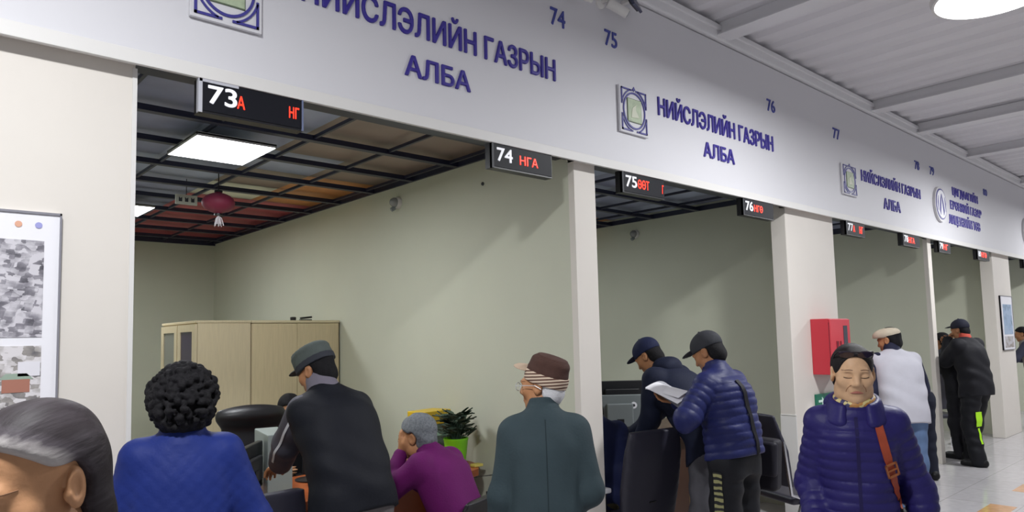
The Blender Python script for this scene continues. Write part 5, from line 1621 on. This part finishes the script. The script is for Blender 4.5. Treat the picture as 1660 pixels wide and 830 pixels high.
# zip
Ps, Ns = on_surface(jk, [(.004, 0, j.neck[2] - .05 - .62 * q / 40) for q in range(41)], (0, -1, 0), -.001)
ribbon('zip', Ps, Ns, .012, .004, mat('zip dark', '#1f1a45', .4), jk)
trousers(P.root, j, mat('trousers black', '#1e1e22', .8), .01); shoes(P.root, j, M_shoe, .01)
S = Sdf(.004); nz = wrinkle(.0012, 30, 90, 90, 2.0)
S.ell((0, -.016, .034), (.080, .102, .086), None, 0, noise=nz); S.ell((0, -.055, -.03), (.072, .058, .06), None, .03, noise=nz)
S.ell((0, -.115, -.01), (.045, .035, .040), None, .01, noise=nz)
S.ell((0, .105, -.022), (.072, .105, .104), None, .008, 's')
S.box((0, .09, -.10), (.2, .10, .10), None, .01, .010, 's')
for x in (1, -1): S.ell((x * .086, -.008, -.012), (.030, .030, .040), None, .006, 's')
S.cut((0, 0, -1), .085, .006)
on_head(P.root, j, 'hair', S, mat('hair black brown', '#171214', .6, spec=.25, var=.3, vscale=60, bump=.3, bscale=160, stretch=(4, .3, 4)))
eyes(P, bd)
Mwr = mat('skin crease', '#8f6243', .6)
for x in (1, -1):
    face_line(P.root, bd, j, 'smile_line', [(x * (.021 + .016 * t + .004 * math.sin(math.pi * t)), -.034 - .030 * t) for t in [q / 6 for q in range(7)]], .0011, Mwr)
for q in (-.002, .0):
    pass
# sunglasses pushed up into the hair
sg = MB()
for x in (1, -1):
    pr = [(x * .035 + .029 * math.cos(a * math.pi / 9), (.021 if math.sin(a * math.pi / 9) < 0 else .016) * math.sin(a * math.pi / 9)) for a in range(18)]
    sg.prism(pr, -.0025, .0025, Matrix.Translation((0, .084, .088)) @ Matrix.Rotation(RAD(-8) * x, 4, 'Z') @ Matrix.Rotation(RAD(48), 4, 'X'))
sgl = sg.build('lenses', mat('sunglass lens', '#2b2530', .08, spec=.6), None)
sgf = MB().tube([(-.064, .074, .096), (-.040, .084, .099), (-.012, .088, .096), (0, .090, .097), (.012, .088, .096), (.040, .084, .099), (.064, .074, .096)], .0028, 8)
for x in (1, -1): sgf.tube([(x * .064, .074, .096), (x * .070, .050, .086), (x * .072, .015, .066), (x * .070, -.01, .05)], .0024, 8)
sgf = sgf.build('sunglasses', mat('sunglass frame', '#2a2226', .3), P.root, tuple(j.hc), rotM(j.HR), sm=50); sgf.scale = (j.hs,) * 3
sgl.parent = sgf
# her shoulder bag
hip = P.loc + P.R @ V(-.26, -.10, 0)
t = empty('shoulder_bag', (hip[0], hip[1], .60), P.rz, 'brown leather shoulder bag of the woman in the violet down jacket', 'bag')
Ml = mat('leather brown', '#9a4630', .45, var=.1, vscale=30, bump=.1, bscale=90)
S = Sdf(.008); S.box((-.02, 0, .13), (.065, .16, .13), None, .025); link('bag_body', S.mesh('bag_body'), mat('leather burgundy', '#5c2430', .45, bump=.1), t)
L = lambda p: V(*p) - V(-.26, -.10, .60)
sx_ = j.sho[1][0]
smp = [(sx_ + .060 - .0 * q - (.085 * (q / 20) ** 1.2), 0, j.neck[2] - .035 - .40 * q / 20) for q in range(21)]
Ps, Ns = on_surface(jk, smp, (0, -1, 0), .004)
top = Vector((sx_ + .062, -.01, j.neck[2] - .008))
Pl = [tuple(L(tuple(top + Vector((0, -.07, -.03)))))] + [tuple(L(tuple(top)))] + [tuple(L(tuple(p))) for p in Ps]
st = ribbon('strap', Pl, [(0, -.5, 1), (0, .3, 1)] + Ns, .030, .004, Ml, t)
kp = [q for q in range(len(Ps)) if abs(Ps[q].z - (j.neck[2] - .245)) < .012][0]
pb = Ps[kp]; nb_ = Ns[kp]; tb = (Ps[kp + 1] - Ps[kp - 1]).normalized()
sd = tb.cross(nb_).normalized(); Rb = Matrix((sd, tb, sd.cross(tb))).transposed()
c0 = Vector(L(tuple(pb))) + nb_ * .006
bkl = MB()
for u, v, w1, h1 in ((-.021, 0, .006, .05), (.021, 0, .006, .05), (0, .022, .048, .006), (0, -.022, .048, .006), (0, 0, .036, .004)):
    bkl.box(c0 + sd * u + tb * v, (w1, h1, .006), Rb)
bkl.build('buckle', mat('buckle brass', '#a0623f', .35, .3), t)

# --- man in white vest and beige flat cap
j = joints(1.68, 8, 14, 4, yaw=40, pitch=12, sw=.158)
P = Person(j, 6.94, 2.52, facing(6.94, 2.52, 26), 'man in a beige flat cap and white vest with dark sleeves, seen from behind')
ik(j, 1, j.sho[1] + V(-.02, .10, -.49), (-.6, -.8, 0)); ik(j, 0, j.sho[0] + V(.03, .20, -.44), (.6, -.8, 0))
bd = body(P.root, j, M_skin2, .007)
Mwv = mat('vest white', (188 / 255, 187 / 255, 196 / 255), .7, var=.03, vscale=10, bump=.1, bscale=70)
jacket(P.root, j, Mwv, 'vest', hem=.02, fat=1.12, depth=1.2, res=.008, sleeve_m=mat('sleeve navy black', '#23253a', .75), collar=.0, sleeve_r=(.076, .066, .05), wr=.004)
S = Sdf(.006); S.cone(j.neck - j.up * .03, j.neck + j.up * .04, .085, .07, 0); link('collar', S.mesh('collar'), mat('sleeve navy black', '#23253a'), P.root)
trousers(P.root, j, mat('jeans blue', '#5d7396', .8, var=.12, vscale=10, bump=.1), .009); shoes(P.root, j, M_shoe, .01)
hair_short(P.root, j, M_hairb, thick=.007)
Mfc = mat('cap beige', '#c4b9a5', .8, var=.04, vscale=30, bump=.15)
cap(P.root, j, Mfc, 'flat', Mfc, tilt=-2); eyes(P, bd)
t = empty('folded_paper', tuple(P.loc + P.R @ (j.wri[0] + V(.02, .02, -.16))), P.rz, 'white folded paper in the right hand of the man in the white vest', 'paper')
for k in range(2): MB().box((0, .008 * k, 0), (.15, .003, .2), Matrix.Rotation(RAD(12 * k - 20), 3, 'Y')).build('sheet', M_paper, t)

# --- bent man behind the third wall
j = joints(1.62, 58, 10, 0, pitch=10)
P = Person(j, 8.86, 3.35, facing(8.86, 3.35, 40), 'stooping person in grey jacket and dark trousers behind the man in the white vest')
ik(j, 0, j.sho[0] + V(.02, .22, -.36), (1, -.3, 0)); ik(j, 1, j.sho[1] + V(0, .22, -.36), (-1, -.3, 0))
body(P.root, j, M_skin2, .01); jacket(P.root, j, mat('jacket stone', '#8f8a84', .8, var=.06), res=.01, hem=.04, fat=1.08, depth=1.1)
trousers(P.root, j, mat('trousers blue black', '#1f2230', .8), .01, r=(.11, .09, .078)); shoes(P.root, j, M_shoe, .01); hair_short(P.root, j, M_hairb)

# --- man in black with lime knee prints
j = joints(1.745, 6, 8, 10, yaw=4, pitch=14, sw=.18, feet=.13)
P = Person(j, 9.96, 2.79, facing(9.96, 2.79, 58), 'tall man in black jacket, dark cap and red collar, lime prints on his trousers')
ik(j, 1, j.hc + j.HR @ V(-.05, .15, -.10), (-.25, .0, -1), .29, .25); ik(j, 0, j.hc + j.HR @ V(.05, .19, -.12), (.6, .0, -.8), .29, .25)
j.hand[1] = dict(f=(.7, .3, .2), n=(.2, -.9, 0), t=(0, .1, 1), curl=(30, 40, 30)); j.hand[0] = dict(f=(-.7, .3, .2), n=(-.2, -.9, 0), t=(0, .1, 1), curl=(30, 40, 30))
j.ank[0] = V(.16, .22, .085); j.knee[0] = V(.14, .14, .48); j.ank[1] = V(-.15, -.06, .085)
bd = body(P.root, j, M_skin2, .008)
jk = jacket(P.root, j, mat('jacket black', '#1b1b20', .7, var=.06, vscale=10, bump=.1), hem=.04, fat=1.12, depth=1.2, res=.009, wr=.006, collar=.02, sleeve_r=(.085, .075, .06))
S = Sdf(.007); S.cone(j.neck - j.up * .02, j.neck + j.up * .05, .082, .070, 0); S.cone(j.neck + j.up * .05, j.neck + j.up * .15, .06, .064, 0, 's')
link('collar', S.mesh('collar'), mat('collar red', '#b0483a', .7), jk)
tr = trousers(P.root, j, Mtk, .009, r=(.108, .09, .08), wr=.006); shoes(P.root, j, M_shoe, .009)
Mli = mat('lime print', '#a6e02a', .5)
leg_stripe(tr, 1, (.02, -1, 0), .10, Mli, .64, .47, 8); leg_stripe(tr, 1, (-.1, -1, 0), .03, Mli, .45, .27, 8)
hair_short(P.root, j, M_hairb, thick=.006)
cap(P.root, j, mat('cap black navy', '#20222f', .75, bump=.1), 'baseball', tilt=-4); eyes(P, bd)

# --- companion in front of him
j = joints(1.60, 12, 10, 8, yaw=0, pitch=16)
P = Person(j, 10.36, 3.12, facing(10.36, 3.12, 50), 'dark haired person in black half hidden between the thin wall and the tall man')
ik(j, 1, j.sho[1] + V(.02, .32, -.22), (-1, -.3, -.6)); ik(j, 0, j.sho[0] + V(.02, .32, -.22), (1, -.3, -.6))
bd = body(P.root, j, M_skin2, .009); jacket(P.root, j, mat('jacket charcoal', '#25252b', .75, var=.06), res=.01, hem=.04)
trousers(P.root, j, mat('trousers charcoal', '#232328', .8), .01); shoes(P.root, j, M_shoe, .01); hair_short(P.root, j, M_hairb, thick=.012); eyes(P, bd)

# --- person at the right edge
j = joints(1.63, 5, 8, 8, yaw=0, pitch=10)
P = Person(j, 13.97, 3.03, facing(13.97, 3.03, 85), 'dark haired person at the right edge with grey jacket and black trousers')
ik(j, 1, j.sho[1] + V(.0, .34, -.14), (-.6, -.1, -.8)); ik(j, 0, j.sho[0] + V(.0, .32, -.2), (.6, -.1, -.8))
bd = body(P.root, j, M_skin2, .009); jacket(P.root, j, mat('jacket taupe', '#77706a', .75, var=.1, vscale=8), res=.01, hem=.04, sleeve_m=mat('sleeve blue grey', '#3a3c4c', .7))
trousers(P.root, j, mat('trousers black', '#1e1e22'), .01, r=(.11, .095, .08)); shoes(P.root, j, M_shoe, .01); hair_short(P.root, j, M_hairb, thick=.01); eyes(P, bd)
